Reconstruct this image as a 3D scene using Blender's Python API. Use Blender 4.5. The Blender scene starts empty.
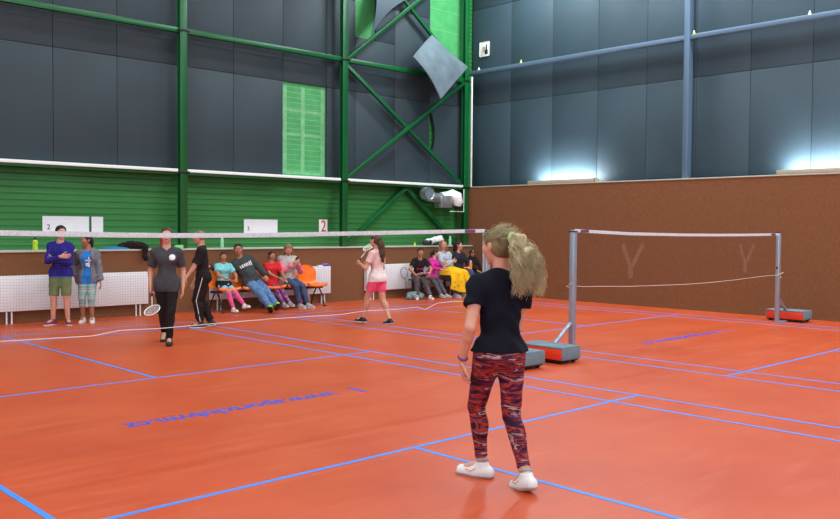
import bpy, bmesh, math, random
import numpy as np
from mathutils import Vector, Matrix
random.seed(7); rng = np.random.default_rng(7)
S = bpy.context.scene
C = S.collection
PI = math.pi

# ------------------------------------------------------------------ materials
def lin(c):
    return tuple(((v/255)/12.92 if v/255 <= .04045 else ((v/255+.055)/1.055)**2.4) for v in c) + (1,)

def nt(name):
    m = bpy.data.materials.new(name); m.use_nodes = True
    t = m.node_tree; b = t.nodes['Principled BSDF']
    return m, t, b

def simple(name, c, rough=.6, metal=0, spec=.5, bump=0, bscale=60, var=0, vscale=4, coat=0):
    """one-colour procedural material with optional noise bump and colour variation"""
    m, t, b = nt(name); L = t.links
    b.inputs['Base Color'].default_value = lin(c); b.inputs['Roughness'].default_value = rough
    b.inputs['Metallic'].default_value = metal; b.inputs['Specular IOR Level'].default_value = spec
    b.inputs['Coat Weight'].default_value = coat
    tc = t.nodes.new('ShaderNodeTexCoord')
    if bump:
        n = t.nodes.new('ShaderNodeTexNoise'); n.inputs['Scale'].default_value = bscale; n.inputs['Detail'].default_value = 4
        L.new(tc.outputs['Object'], n.inputs['Vector'])
        k = t.nodes.new('ShaderNodeBump'); k.inputs['Strength'].default_value = bump; k.inputs['Distance'].default_value = .01
        L.new(n.outputs['Fac'], k.inputs['Height']); L.new(k.outputs['Normal'], b.inputs['Normal'])
    if var:
        n = t.nodes.new('ShaderNodeTexNoise'); n.inputs['Scale'].default_value = vscale; n.inputs['Detail'].default_value = 5
        L.new(tc.outputs['Object'], n.inputs['Vector'])
        r = t.nodes.new('ShaderNodeValToRGB')
        a = np.array(lin(c)[:3])
        r.color_ramp.elements[0].position = .3; r.color_ramp.elements[1].position = .7
        r.color_ramp.elements[0].color = (*(a*(1-var)), 1); r.color_ramp.elements[1].color = (*np.minimum(a*(1+var), 1), 1)
        L.new(n.outputs['Fac'], r.inputs['Fac']); L.new(r.outputs['Color'], b.inputs['Base Color'])
    return m

def cloth(name, c, var=.12, rough=.9):
    return simple(name, c, rough, 0, .2, .35, 180, var, 14)

def emit(name, c, s):
    m, t, b = nt(name)
    b.inputs['Base Color'].default_value = lin(c)
    b.inputs['Emission Color'].default_value = lin(c); b.inputs['Emission Strength'].default_value = s
    return m

def banded(name, stops, scale, axis='Z', distort=3., detail=3, dscale=1.5, rough=.8, noise_only=False, stretch=(1,1,1)):
    """colour bands along an axis, warped by noise"""
    m, t, b = nt(name); L = t.links
    tc = t.nodes.new('ShaderNodeTexCoord'); mp = t.nodes.new('ShaderNodeMapping')
    mp.inputs['Scale'].default_value = stretch
    L.new(tc.outputs['Object'], mp.inputs['Vector'])
    if noise_only:
        w = t.nodes.new('ShaderNodeTexNoise'); w.inputs['Scale'].default_value = scale; w.inputs['Detail'].default_value = detail
        w.inputs['Distortion'].default_value = distort
    else:
        w = t.nodes.new('ShaderNodeTexWave'); w.bands_direction = axis; w.inputs['Scale'].default_value = scale
        w.inputs['Distortion'].default_value = distort; w.inputs['Detail'].default_value = detail; w.inputs['Detail Scale'].default_value = dscale
    L.new(mp.outputs['Vector'], w.inputs['Vector'])
    r = t.nodes.new('ShaderNodeValToRGB'); e = r.color_ramp.elements
    while len(e) < len(stops): e.new(.5)
    for el, (p, c) in zip(e, stops): el.position = p; el.color = lin(c)
    L.new(w.outputs['Fac'], r.inputs['Fac']); L.new(r.outputs['Color'], b.inputs['Base Color'])
    b.inputs['Roughness'].default_value = rough; b.inputs['Specular IOR Level'].default_value = .25
    return m

def floor_mat():
    m, t, b = nt('orange_sports_floor'); L = t.links
    tc = t.nodes.new('ShaderNodeTexCoord')
    n1 = t.nodes.new('ShaderNodeTexNoise'); n1.inputs['Scale'].default_value = .8; n1.inputs['Detail'].default_value = 8; n1.inputs['Roughness'].default_value = .62
    L.new(tc.outputs['Object'], n1.inputs['Vector'])
    r = t.nodes.new('ShaderNodeValToRGB')
    r.color_ramp.elements[0].position = .3; r.color_ramp.elements[1].position = .75
    r.color_ramp.elements[0].color = lin(FLOOR_A); r.color_ramp.elements[1].color = lin(FLOOR_B)
    L.new(n1.outputs['Fac'], r.inputs['Fac'])
    # long dusty scuffs running along the hall
    mp = t.nodes.new('ShaderNodeMapping'); mp.inputs['Scale'].default_value = (.5, 4, 1); mp.inputs['Rotation'].default_value = (0, 0, .5)
    L.new(tc.outputs['Object'], mp.inputs['Vector'])
    n2 = t.nodes.new('ShaderNodeTexNoise'); n2.inputs['Scale'].default_value = 2.5; n2.inputs['Detail'].default_value = 7; n2.inputs['Roughness'].default_value = .7
    L.new(mp.outputs['Vector'], n2.inputs['Vector'])
    r2 = t.nodes.new('ShaderNodeValToRGB'); r2.color_ramp.elements[0].position = .52; r2.color_ramp.elements[1].position = .8
    r2.color_ramp.elements[0].color = (0, 0, 0, 1); r2.color_ramp.elements[1].color = (.22, .22, .22, 1)
    L.new(n2.outputs['Fac'], r2.inputs['Fac'])
    mx = t.nodes.new('ShaderNodeMixRGB'); mx.inputs['Color2'].default_value = lin((214, 150, 120))
    L.new(r2.outputs['Color'], mx.inputs['Fac']); L.new(r.outputs['Color'], mx.inputs['Color1'])
    L.new(mx.outputs['Color'], b.inputs['Base Color'])
    rr = t.nodes.new('ShaderNodeMapRange'); rr.inputs['To Min'].default_value = .34; rr.inputs['To Max'].default_value = .48
    L.new(n2.outputs['Fac'], rr.inputs['Value']); L.new(rr.outputs['Result'], b.inputs['Roughness'])
    b.inputs['Specular IOR Level'].default_value = FLOOR_SPEC
    n3 = t.nodes.new('ShaderNodeTexNoise'); n3.inputs['Scale'].default_value = 220; n3.inputs['Detail'].default_value = 2
    L.new(tc.outputs['Object'], n3.inputs['Vector'])
    k = t.nodes.new('ShaderNodeBump'); k.inputs['Strength'].default_value = .05; k.inputs['Distance'].default_value = .004
    L.new(n3.outputs['Fac'], k.inputs['Height']); L.new(k.outputs['Normal'], b.inputs['Normal'])
    return m

def perforated_mat(name, c0, c1, axis):
    """dark pressed sheet with a fine diagonal raised weave"""
    m, t, b = nt(name); L = t.links
    tc = t.nodes.new('ShaderNodeTexCoord')
    mp = t.nodes.new('ShaderNodeMapping'); mp.inputs['Rotation'].default_value = (0, PI/4, 0) if axis == 'y' else (PI/4, 0, 0)
    L.new(tc.outputs['Object'], mp.inputs['Vector'])
    ws = []
    for ax in (('X', 'Z') if axis == 'y' else ('Y', 'Z')):
        w = t.nodes.new('ShaderNodeTexWave'); w.bands_direction = ax; w.inputs['Scale'].default_value = 10.5
        w.inputs['Distortion'].default_value = 0; L.new(mp.outputs['Vector'], w.inputs['Vector']); ws.append(w)
    mul = t.nodes.new('ShaderNodeMath'); mul.operation = 'MULTIPLY'
    L.new(ws[0].outputs['Fac'], mul.inputs[0]); L.new(ws[1].outputs['Fac'], mul.inputs[1])
    n = t.nodes.new('ShaderNodeTexNoise'); n.inputs['Scale'].default_value = .7; n.inputs['Detail'].default_value = 4
    L.new(tc.outputs['Object'], n.inputs['Vector'])
    ad = t.nodes.new('ShaderNodeMath'); ad.operation = 'MULTIPLY_ADD'; ad.inputs[1].default_value = .5
    L.new(n.outputs['Fac'], ad.inputs[0]); L.new(mul.outputs['Value'], ad.inputs[2])
    r = t.nodes.new('ShaderNodeValToRGB'); r.color_ramp.elements[0].position = .15; r.color_ramp.elements[1].position = 1.0
    r.color_ramp.elements[0].color = lin(c0); r.color_ramp.elements[1].color = lin(c1)
    L.new(ad.outputs['Value'], r.inputs['Fac']); L.new(r.outputs['Color'], b.inputs['Base Color'])
    k = t.nodes.new('ShaderNodeBump'); k.inputs['Strength'].default_value = .35; k.inputs['Distance'].default_value = .006
    L.new(mul.outputs['Value'], k.inputs['Height']); L.new(k.outputs['Normal'], b.inputs['Normal'])
    b.inputs['Roughness'].default_value = .55; b.inputs['Specular IOR Level'].default_value = .35
    return m

FLOOR_A = (182, 66, 28); FLOOR_B = (199, 85, 42); FLOOR_SPEC = .5
M = {}
def build_materials():
    M['floor'] = floor_mat()
    M['line'] = simple('blue_line_paint', (58, 134, 226), .5, var=.08, vscale=3)
    M['letter'] = simple('blue_letter_paint', (38, 78, 190), .5)
    M['brown'] = simple('brown_pressed_board', (126, 85, 57), .9, 0, .15, .6, 140, .14, 34)
    M['green'] = simple('green_painted_sheet', (50, 126, 62), .5, 0, .4, var=.08, vscale=1.2)
    M['green_pale'] = simple('pale_green_bare_sheet', (72, 156, 92), .55, 0, .3, var=.12, vscale=5)
    M['glue'] = simple('pale_glue_residue', (108, 176, 122), .6, var=.2, vscale=9)
    M['steel_green'] = simple('green_gloss_steel', (4, 90, 42), .32, 0, .5, var=.1, vscale=2)
    M['steel_white'] = simple('white_steel_and_highlight', (232, 240, 236), .4)
    M['steel_blue'] = simple('grey_blue_steel', (92, 116, 138), .4, .2)
    M['dark_y'] = perforated_mat('dark_perforated_sheet_a', (36, 48, 53), (56, 74, 81), 'y')
    M['dark_x'] = perforated_mat('dark_perforated_sheet_b', (42, 57, 66), (66, 87, 98), 'x')
    M['seam'] = simple('dark_seam', (22, 28, 33), .8)
    M['white_wall'] = simple('off_white_wall', (200, 200, 192), .9)
    M['rad'] = simple('white_radiator_enamel', (226, 228, 230), .4)
    M['rad_grill'] = simple('radiator_grille_grey', (186, 188, 190), .6)  # grille a little greyer than the enamel
    M['ledge'] = simple('pale_grey_ledge', (186, 190, 176), .6)
    M['paper'] = banded('printed_paper', [(0, (236, 240, 242)), (.86, (232, 237, 240)), (1, (196, 204, 210))], 14, 'Z', 1.5, 2, 4, .7)
    M['white'] = simple('white_plastic', (232, 233, 232), .45)
    M['black'] = simple('black_plastic', (20, 21, 23), .45)
    M['blackmetal'] = simple('black_steel', (24, 25, 27), .4, .3)
    M['red'] = simple('red_print', (186, 36, 40), .6)
    M['orange'] = simple('orange_seat_plastic', (246, 118, 24), .35, 0, .5)
    M['darkwood'] = banded('dark_bench_wood', [(0, (52, 36, 28)), (1, (84, 58, 42))], 6, 'Y', 4)
    M['alu'] = simple('brushed_aluminium', (160, 174, 190), .38, .55, bump=.1, bscale=90)
    M['alu2'] = simple('galvanised_duct', (168, 180, 184), .3, .75, bump=.5, bscale=18, var=.2, vscale=7)
    M['redpaint'] = simple('red_base_paint', (222, 60, 26), .45)
    M['carpet'] = simple('speckled_grey_carpet', (120, 140, 150), .95, 0, .1, .8, 300, .5, 160)
    M['rubber'] = simple('black_rubber', (18, 18, 19), .7)
    M['tape'] = simple('white_net_tape', (200, 206, 212), .8, var=.16, vscale=60)
    M['cordw'] = simple('white_cord', (228, 214, 204), .8)
    M['netstring'] = simple('dark_net_string', (92, 62, 52), .9)
    M['netlogo'] = simple('pale_net_print', (150, 116, 96), .9)
    M['purple'] = simple('purple_label', (112, 60, 110), .6)
    M['loose'] = simple('grey_panel_back', (98, 114, 122), .7, 0, .3, .3, 20, .2, 3)
    M['curl'] = simple('dark_panel_curl', (70, 84, 94), .6, 0, .3)
    M['beige'] = simple('beige_light_housing', (176, 166, 140), .6)
    M['tube'] = emit('cold_white_tube', (225, 240, 255), 18)
    M['daylight'] = emit('window_daylight', (222, 238, 255), FILL)
    M['lampface'] = emit('ceiling_lamp_face', (240, 247, 255), 4)
    M['skin'] = simple('skin_light', (205, 150, 125), .5, 0, .35, var=.06, vscale=9)
    M['skin_tan'] = simple('skin_tan', (176, 118, 92), .5, 0, .35, var=.06, vscale=9)
    M['lip'] = simple('lips', (168, 86, 80), .45)
    M['eyew'] = simple('eye_white', (224, 222, 216), .25)
    M['iris'] = simple('dark_iris', (40, 28, 22), .2)

# ------------------------------------------------------------------ mesh helpers
def link(name, me, m, parent=None, smooth=True):
    o = bpy.data.objects.new(name, me); C.objects.link(o)
    if m is not None and not me.materials:
        for q in (m if isinstance(m, (list, tuple)) else [m]): me.materials.append(q)
    if smooth and len(me.polygons):
        me.polygons.foreach_set('use_smooth', np.ones(len(me.polygons), bool))
    if parent is not None: o.parent = parent
    return o

class MB:
    """collects boxes, bars, tubes, lathes, grids into one mesh"""
    def __init__(s): s.v = []; s.f = []
    def add(s, v, f):
        n = len(s.v); s.v += [tuple(map(float, q)) for q in v]; s.f += [tuple(i+n for i in q) for q in f]; return s
    def box(s, a, b):
        (x0, y0, z0), (x1, y1, z1) = a, b
        v = [(x, y, z) for x in (x0, x1) for y in (y0, y1) for z in (z0, z1)]
        return s.add(v, [(0,1,3,2), (4,6,7,5), (0,4,5,1), (2,3,7,6), (0,2,6,4), (1,5,7,3)])
    def bar(s, a, b, w, h, up=(0,0,1)):
        """rectangular bar from a to b; w across, h along up"""
        a = Vector(a); b = Vector(b); d = (b-a).normalized(); u = Vector(up)
        x = d.cross(u).normalized(); u = x.cross(d)
        v = [p + x*sx*w/2 + u*su*h/2 for p in (a, b) for sx, su in ((-1,-1), (1,-1), (1,1), (-1,1))]
        return s.add(v, [(3,2,1,0), (4,5,6,7), (0,1,5,4), (1,2,6,5), (2,3,7,6), (3,0,4,7)])
    def tube(s, pts, r, n=8, closed=False, caps=True):
        pts = [Vector(p) for p in pts]; k = len(pts); rr = r if isinstance(r, (list, tuple, np.ndarray)) else [r]*k
        rings = []; px = None
        for i, p in enumerate(pts):
            a = pts[i-1] if i else (pts[-1] if closed else p); b = pts[(i+1) % k] if (i < k-1 or closed) else p
            d = (b-a); d = d.normalized() if d.length > 1e-9 else Vector((0,0,1))
            if px is None: px = d.orthogonal().normalized()
            px = (px - d*px.dot(d)); px = px.normalized() if px.length > 1e-6 else d.orthogonal().normalized()
            py = d.cross(px)
            rings.append([p + (px*math.cos(2*PI*j/n) + py*math.sin(2*PI*j/n))*rr[i] for j in range(n)])
        v = [q for R in rings for q in R]; f = []
        for i in range(k if closed else k-1):
            i2 = (i+1) % k
            for j in range(n): f.append((i*n+j, i*n+(j+1) % n, i2*n+(j+1) % n, i2*n+j))
        if not closed and caps: f += [tuple(range(n-1, -1, -1)), tuple(range((k-1)*n, k*n))]
        return s.add(v, f)
    def lathe(s, prof, c=(0,0,0), n=20, axis='z'):
        v = []; f = []
        for r, z in prof:
            for j in range(n):
                a = 2*PI*j/n; q = (r*math.cos(a), r*math.sin(a), z)
                if axis == 'x': q = (q[2], q[0], q[1])
                if axis == 'y': q = (q[1], q[2], q[0])
                v.append((q[0]+c[0], q[1]+c[1], q[2]+c[2]))
        k = len(prof)
        for i in range(k-1):
            for j in range(n): f.append((i*n+j, i*n+(j+1) % n, (i+1)*n+(j+1) % n, (i+1)*n+j))
        f += [tuple(range(n-1, -1, -1)), tuple(range((k-1)*n, k*n))]
        return s.add(v, f)
    def grid(s, fn, nu, nv):
        v = [fn(i/nu, j/nv) for i in range(nu+1) for j in range(nv+1)]
        f = [(i*(nv+1)+j, (i+1)*(nv+1)+j, (i+1)*(nv+1)+j+1, i*(nv+1)+j+1) for i in range(nu) for j in range(nv)]
        return s.add(v, f)
    def mesh(s, name, bevel=0, thick=0):
        me = bpy.data.meshes.new(name); me.from_pydata(s.v, [], s.f)
        bm = bmesh.new(); bm.from_mesh(me)
        if thick:
            bmesh.ops.recalc_face_normals(bm, faces=bm.faces); bmesh.ops.solidify(bm, geom=bm.faces[:], thickness=thick)
        if bevel:
            es = [e for e in bm.edges if len(e.link_faces) == 2 and e.calc_face_angle(0) > .6]
            bmesh.ops.bevel(bm, geom=es, offset=bevel, segments=2, affect='EDGES', profile=.5)
        bmesh.ops.recalc_face_normals(bm, faces=bm.faces)
        bm.to_mesh(me); bm.free(); me.update(); return me
    def build(s, name, m, parent=None, bevel=0, thick=0, smooth=None):
        o = link(name, s.mesh(name, bevel, thick), m, parent, smooth=False)
        me = o.data
        if smooth is None: smooth = True
        if smooth:
            me.polygons.foreach_set('use_smooth', np.ones(len(me.polygons), bool))
            try: me.set_sharp_from_angle(angle=.6)
            except Exception: pass
        return o

def tag(o, label=None, cat=None, group=None, kind=None):
    if label: o['label'] = label
    if cat: o['category'] = cat
    if group: o['group'] = group
    if kind: o['kind'] = kind
    return o

def thing(name, label, cat, loc=(0,0,0), rz=0, group=None):
    o = bpy.data.objects.new(name, None); C.objects.link(o); o.empty_display_size = .1
    o.location = loc; o.rotation_euler = (0, 0, rz)
    return tag(o, label, cat, group)

def struct(o, label, cat):
    return tag(o, label, cat, kind='structure')

def copy_tree(o, parent=None):
    c = o.copy(); C.objects.link(c)
    if parent is not None: c.parent = parent
    for ch in list(o.children): copy_tree(ch, c)
    return c

def text_mesh(txt, size, name, extrude=.0005, align='CENTER'):
    cu = bpy.data.curves.new(name, 'FONT'); cu.body = txt; cu.size = size; cu.extrude = extrude; cu.offset = .006 if name == 'floor_lettering' else 0; cu.align_x = align; cu.align_y = 'CENTER'
    o = bpy.data.objects.new(name, cu); C.objects.link(o)
    dg = bpy.context.evaluated_depsgraph_get(); me = bpy.data.meshes.new_from_object(o.evaluated_get(dg)); me.name = name
    bpy.data.objects.remove(o); bpy.data.curves.remove(cu); me.materials.clear(); return me

# ------------------------------------------------------------------ implicit surfaces (bodies, clothes, hair)
def nz(v): v = np.asarray(v, float); return v/(np.linalg.norm(v)+1e-12)
def RC(a, b, ra, rb, flat=None, cut=False):
    """tapered capsule; flat=(axis, k) squeezes it along an axis; cut=True ends it flat at b"""
    a = np.asarray(a, float); b = np.asarray(b, float); ab = b-a; L2 = ab@ab+1e-12; dn = ab/math.sqrt(L2)
    def fn(p):
        q = p-a; t = np.clip(q@ab/L2, 0, 1); w = q - t[:, None]*ab
        if flat is not None:
            ax, k = flat; w = w + ((w@ax)*(1/k-1))[:, None]*ax
        d = np.sqrt((w*w).sum(1)) - (ra+(rb-ra)*t)
        if flat is not None: d = d*(.5+.5*flat[1])
        if cut: d = np.maximum(d, (p-b)@dn)
        return d
    return fn, np.minimum(a, b)-max(ra, rb)*1.15, np.maximum(a, b)+max(ra, rb)*1.15
def EL(c, rad, Mx=None):
    c = np.asarray(c, float); rad = np.asarray(rad, float); Mx = np.eye(3) if Mx is None else np.asarray(Mx, float)
    def fn(p):
        q = (p-c)@Mx.T; k0 = np.sqrt(((q/rad)**2).sum(1)); k1 = np.sqrt(((q/rad**2)**2).sum(1))+1e-9
        return k0*(k0-1)/k1
    e = max(rad); return fn, c-e, c+e
def smin(a, b, k):
    if k <= 0: return np.minimum(a, b)
    h = np.maximum(k-np.abs(a-b), 0)/k
    return np.minimum(a, b) - h*h*k*.25
class Blob:
    """a fold of primitives with smooth unions, then cuts"""
    def __init__(s): s.p = []; s.cuts = []; s.noise = 0; s.sub = []; s.nf = 42
    def add(s, prim, k=.01): s.p.append((*prim, k)); return s
    def extend(s, other): s.p += other.p; return s
    def plane(s, p0, n):           # keep the side n points away from
        s.cuts.append((np.asarray(p0, float), nz(n))); return s
    def minus(s, prim): s.sub.append(prim[0]); return s
    def __call__(s, p):
        d = None
        for fn, lo, hi, k in s.p:
            e = fn(p); d = e if d is None else smin(d, e, k)
        if s.noise:
            f = s.nf
            d = d + s.noise*(np.sin(p@np.array([.6, .3, 1.])*f + 2*np.sin(p@np.array([1., -.5, .2])*f*.45)) + .7*np.sin(p@np.array([-.8, .9, .6])*f*.8+1.3))
        for p0, n in s.cuts: d = np.maximum(d, (p-p0)@n)
        for fn in s.sub: d = np.maximum(d, -fn(p))
        return d
    def bounds(s):
        return np.min([q[1] for q in s.p], 0)-.02, np.max([q[2] for q in s.p], 0)+.02

def surface(fn, lo, hi, res):
    """naive surface nets over a narrow band; returns verts, quads"""
    B = 4; n = (np.ceil((hi-lo)/(res*B)).astype(int)+1); N = n*B+1
    cc = np.stack(np.meshgrid(*[np.arange(k) for k in n], indexing='ij'), -1).reshape(-1, 3)
    ctr = lo + (cc*B+B/2)*res
    dc = np.concatenate([fn(ctr[i:i+60000]) for i in range(0, len(ctr), 60000)])
    act = np.abs(dc) < res*B*1.9+.012
    D = np.repeat(np.repeat(np.repeat(np.where(dc < 0, -1., 1.).reshape(n), B, 0), B, 1), B, 2)
    D = np.pad(D, ((0,1), (0,1), (0,1)), mode='edge')
    mask = np.zeros(N, bool)
    off = np.stack(np.meshgrid(*[np.arange(B+1)]*3, indexing='ij'), -1).reshape(-1, 3)
    ids = (cc[act]*B)[:, None, :]+off[None]; ids = ids.reshape(-1, 3)
    mask[ids[:, 0], ids[:, 1], ids[:, 2]] = True
    idx = np.argwhere(mask); P = lo+idx*res
    D[mask] = np.concatenate([fn(P[i:i+80000]) for i in range(0, len(P), 80000)]) if len(P) else []
    sg = D < 0
    c8 = [(i, j, k) for i in (0,1) for j in (0,1) for k in (0,1)]
    sl = lambda o: tuple(slice(o[a], N[a]-1+o[a]) for a in range(3))
    cnt = sum(sg[sl(o)].astype(np.int8) for o in c8)
    cells = np.argwhere((cnt > 0) & (cnt < 8)); 
    if not len(cells): return np.zeros((0,3)), np.zeros((0,4), int)
    vid = -np.ones(N-1, int); vid[tuple(cells.T)] = np.arange(len(cells))
    dv = {o: D[cells[:, 0]+o[0], cells[:, 1]+o[1], cells[:, 2]+o[2]] for o in c8}
    acc = np.zeros((len(cells), 3)); num = np.zeros(len(cells))
    for a in c8:
        for ax in range(3):
            if a[ax]: continue
            b = list(a); b[ax] = 1; b = tuple(b); da, db = dv[a], dv[b]; x = (da < 0) != (db < 0)
            t = np.where(x, da/np.where(x, da-db, 1), 0); pt = np.array(a, float)[None]+t[:, None]*(np.array(b)-np.array(a))
            acc[x] += pt[x]; num[x] += 1
    V = lo+(cells+acc/num[:, None])*res
    Q = []
    for ax in range(3):
        u, w = (ax+1) % 3, (ax+2) % 3
        s0 = [slice(None)]*3; s1 = [slice(None)]*3
        s0[ax] = slice(0, N[ax]-1); s1[ax] = slice(1, N[ax])
        for q in (u, w): s0[q] = slice(1, N[q]-1); s1[q] = slice(1, N[q]-1)
        A, Bq = sg[tuple(s0)], sg[tuple(s1)]
        e = np.argwhere(A != Bq)
        if not len(e): continue
        inside = A[tuple(e.T)]; e = e.copy(); e[:, u] += 1; e[:, w] += 1
        def g(du, dw):
            c = e.copy(); c[:, u] += du; c[:, w] += dw; return vid[tuple(c.T)]
        q = np.stack([g(-1,-1), g(0,-1), g(0,0), g(-1,0)], 1)
        q[~inside] = q[~inside][:, ::-1]; Q.append(q)
    Q = np.concatenate(Q); Q = Q[(Q >= 0).all(1)]
    return V, Q

def np_mesh(name, parts):
    vs = []; qs = []; n = 0
    for V, Q in parts: vs.append(V); qs.append(Q+n); n += len(V)
    V = np.concatenate(vs); Q = np.concatenate(qs)
    me = bpy.data.meshes.new(name)
    me.vertices.add(len(V)); me.vertices.foreach_set('co', V.astype(np.float32).ravel())
    me.loops.add(Q.size); me.loops.foreach_set('vertex_index', Q.astype(np.int32).ravel())
    me.polygons.add(len(Q)); me.polygons.foreach_set('loop_start', np.arange(0, Q.size, 4, dtype=np.int32))
    me.update(calc_edges=True); me.validate(); return me

def blob_obj(name, blob, m, parent=None, res=.007, extra=()):
    parts = [surface(blob, *blob.bounds(), res)] + [surface(b, *b.bounds(), r) for b, r in extra]
    return link(name, np_mesh(name, parts), m, parent)

# ------------------------------------------------------------------ people
def ik(a, t, l1, l2, hint):
    a = np.asarray(a, float); t = np.asarray(t, float); d = t-a; L = np.linalg.norm(d); mx = (l1+l2)*.995
    if L > mx: t = a+d/L*mx; d = t-a; L = mx
    u = d/L; x = (l1*l1-l2*l2+L*L)/(2*L); y = math.sqrt(max(l1*l1-x*x, 0))
    h = np.asarray(hint, float); h = h-u*(h@u); h = nz(h)
    return a+u*x+h*y, t
def rotv(v, axis, ang):
    axis = nz(axis); v = np.asarray(v, float)
    return v*math.cos(ang)+np.cross(axis, v)*math.sin(ang)+axis*(axis@v)*(1-math.cos(ang))

class Person:
    def __init__(s, name, label, loc, face, H, **k):
        s.H = H; s.g = k.get('g', 1.); s.k = k; s.res = k.get('res', .008)
        s.root = thing(name, label, 'person', (loc[0], loc[1], k.get('z', 0)), math.atan2(-face[0], face[1]), k.get('group'))
        g = s.g
        s.pel = np.array(k.get('pel', (0, 0, .52*H)), float)
        lean = k.get('lean', (0, 0)); s.t = nz((lean[0], lean[1], 1))
        hy = math.radians(k.get('hipyaw', 0)); ty = math.radians(k.get('twist', 0))
        s.hx = np.array([math.cos(hy), math.sin(hy), 0]); x = np.array([math.cos(ty), math.sin(ty), 0]); s.x = nz(x-s.t*(x@s.t)); s.f = np.cross(s.t, s.x)*1.
        s.f = np.cross(s.t, s.x)
        sh = k.get('shw', .090)*H; s.fem = False
        s.hip = {'R': s.pel+s.hx*.05*H, 'L': s.pel-s.hx*.05*H}
        sc = s.pel+s.t*.266*H+s.f*k.get('hunch', 0)
        drop = k.get('drop', {'L': 0, 'R': 0})
        s.sho = {'R': sc+s.x*sh+s.t*drop['R'], 'L': sc-s.x*sh+s.t*drop['L']}
        s.nb = s.pel+s.t*.305*H+s.f*k.get('hunch', 0)
        yaw, pit, rol = [math.radians(q) for q in k.get('head', (0, 0, 0))]
        hh = s.hh = k.get('hs', 1.)*H/7.4
        ft = np.array([math.cos(ty), math.sin(ty), 0])     # upright head frame, turned with the shoulders
        hx = ft; hf = np.array([-math.sin(ty), math.cos(ty), 0]); hz = np.array([0, 0, 1.])
        hx = rotv(hx, hz, yaw); hf = rotv(hf, hz, yaw)
        hf2 = rotv(hf, hx, pit); hz = rotv(hz, hx, pit); hf = hf2
        hx = rotv(hx, hf, rol); hz = rotv(hz, hf, rol)
        s.HM = np.stack([hx, hf, hz])
        nd = nz(s.t*.6+np.array([0, 0, .6])+hf*.12)
        s.hc = s.nb+nd*(.04*H)+hz*.5*hh+hf*.05*hh
        up, fo = .172*H, .147*H; th, cf = .245*H, .242*H
        s.elb = {}; s.wri = {}; s.kne = {}; s.ank = {}
        for S_ in 'LR':
            sg = 1 if S_ == 'R' else -1
            w = k.get('h'+S_, (sg*.2, .02, .47*H)); e = k.get('e'+S_, (sg*.3, -1, 0))
            s.elb[S_], s.wri[S_] = ik(s.sho[S_], w, up, fo, e)
            a = k.get('a'+S_, (sg*.07, 0, .045*H)); kn = k.get('k'+S_, (0, 1, .05))
            s.kne[S_], s.ank[S_] = ik(s.hip[S_], a, th, cf, kn)
    def hp(s, v): return s.hc + (np.asarray(v, float)*s.hh)@s.HM
    # primitives --------------------------------------------------------
    def torso(s, o=0., female=False, b=None):
        female = s.fem
        b = b or Blob(); H = s.H; g = s.g; Mt = np.stack([s.x, s.f, s.t]); K = .03*H
        Mh = np.stack([s.hx, np.cross(s.t, s.hx), s.t])
        P = lambda u, f=0, x=0: s.pel+s.t*u*H+s.f*f*H+s.x*x*H
        r = lambda *q: np.array(q)*H*g+o
        b.add(EL(P(.025), r(.092, .064, .075), Mh), 0)
        b.add(EL(P(-.005, -.025, .035), r(.052, .055, .055)), K); b.add(EL(P(-.005, -.025, -.035), r(.052, .055, .055)), K)
        b.add(EL(P(.12), r(.074, .056, .10), Mt), K)
        b.add(EL(P(.205, .004), r(.085, .060, .095), Mt), K)
        b.add(RC(s.sho['L']*.94+s.sho['R']*.06-s.t*.018*H, s.sho['R']*.94+s.sho['L']*.06-s.t*.018*H, .035*H*g+o, .035*H*g+o), K)
        for q in 'LR': b.add(RC(s.nb-s.t*.012*H-s.f*.008*H, s.sho[q]+s.t*.0*H, .030*H*g+o, .031*H*g+o), K)
        if female:
            for q in (-1, 1): b.add(EL(P(.212, .045, .042*q), r(.033, .03, .034), Mt), K)
        belly = s.k.get('belly', 0)
        if belly: b.add(EL(P(.10, .03), r(.07, .055, .085), Mt), K)
        return b
    def arm(s, S_, o=0., frac=2., b=None, taper=0., k=.012):
        b = b or Blob(); H = s.H; g = s.g; A, E, W = s.sho[S_], s.elb[S_], s.wri[S_]
        if frac <= 1:
            e = A+(E-A)*frac; b.add(RC(A, e, .033*H*g+o, (.033-.009*frac)*H*g+o+taper, cut=True), k*2)
        else:
            b.add(RC(A, E, .033*H*g+o, .0245*H*g+o), k*2)
            w = E+(W-E)*(frac-1)
            b.add(RC(E, E+(W-E)*.3, .0235*H*g+o, .0245*H*g+o), k) if frac > 1.3 else None
            b.add(RC(E, w, .024*H*g+o, (.024-.0085*(frac-1))*H*g+o+taper, cut=frac < 2.01 and o > 0), k)
        return b
    def leg(s, S_, o=0., frac=2., b=None, taper=0., k=.012, gl=1.):
        b = b or Blob(); H = s.H; g = s.g*gl; A, K_, N = s.hip[S_], s.kne[S_], s.ank[S_]
        if frac <= 1:
            e = A+(K_-A)*frac; b.add(RC(A, e, .058*H*g+o, (.058-.021*frac)*H*g+o+taper, cut=True), k*3)
        else:
            b.add(RC(A, K_, .058*H*g+o, .036*H*g+o), k*3)
            w = K_+(N-K_)*(frac-1); ax = nz(N-K_)
            fw = np.asarray(s.k.get('k'+S_, (0, 1, .05)), float); fw = nz(fw-ax*(fw@ax))
            c = K_+(N-K_)*.3
            if frac > 1.5: b.add(EL(c-fw*.012*H, np.array([.034, .034, .075])*H*g+o, np.stack([nz(np.cross(fw, ax)), fw, ax])), k)
            b.add(RC(K_, w, .034*H*g+o, (.034-.0125*(frac-1))*H*g+o+taper, cut=frac < 2.01 and o > 0), k)
        return b
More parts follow.
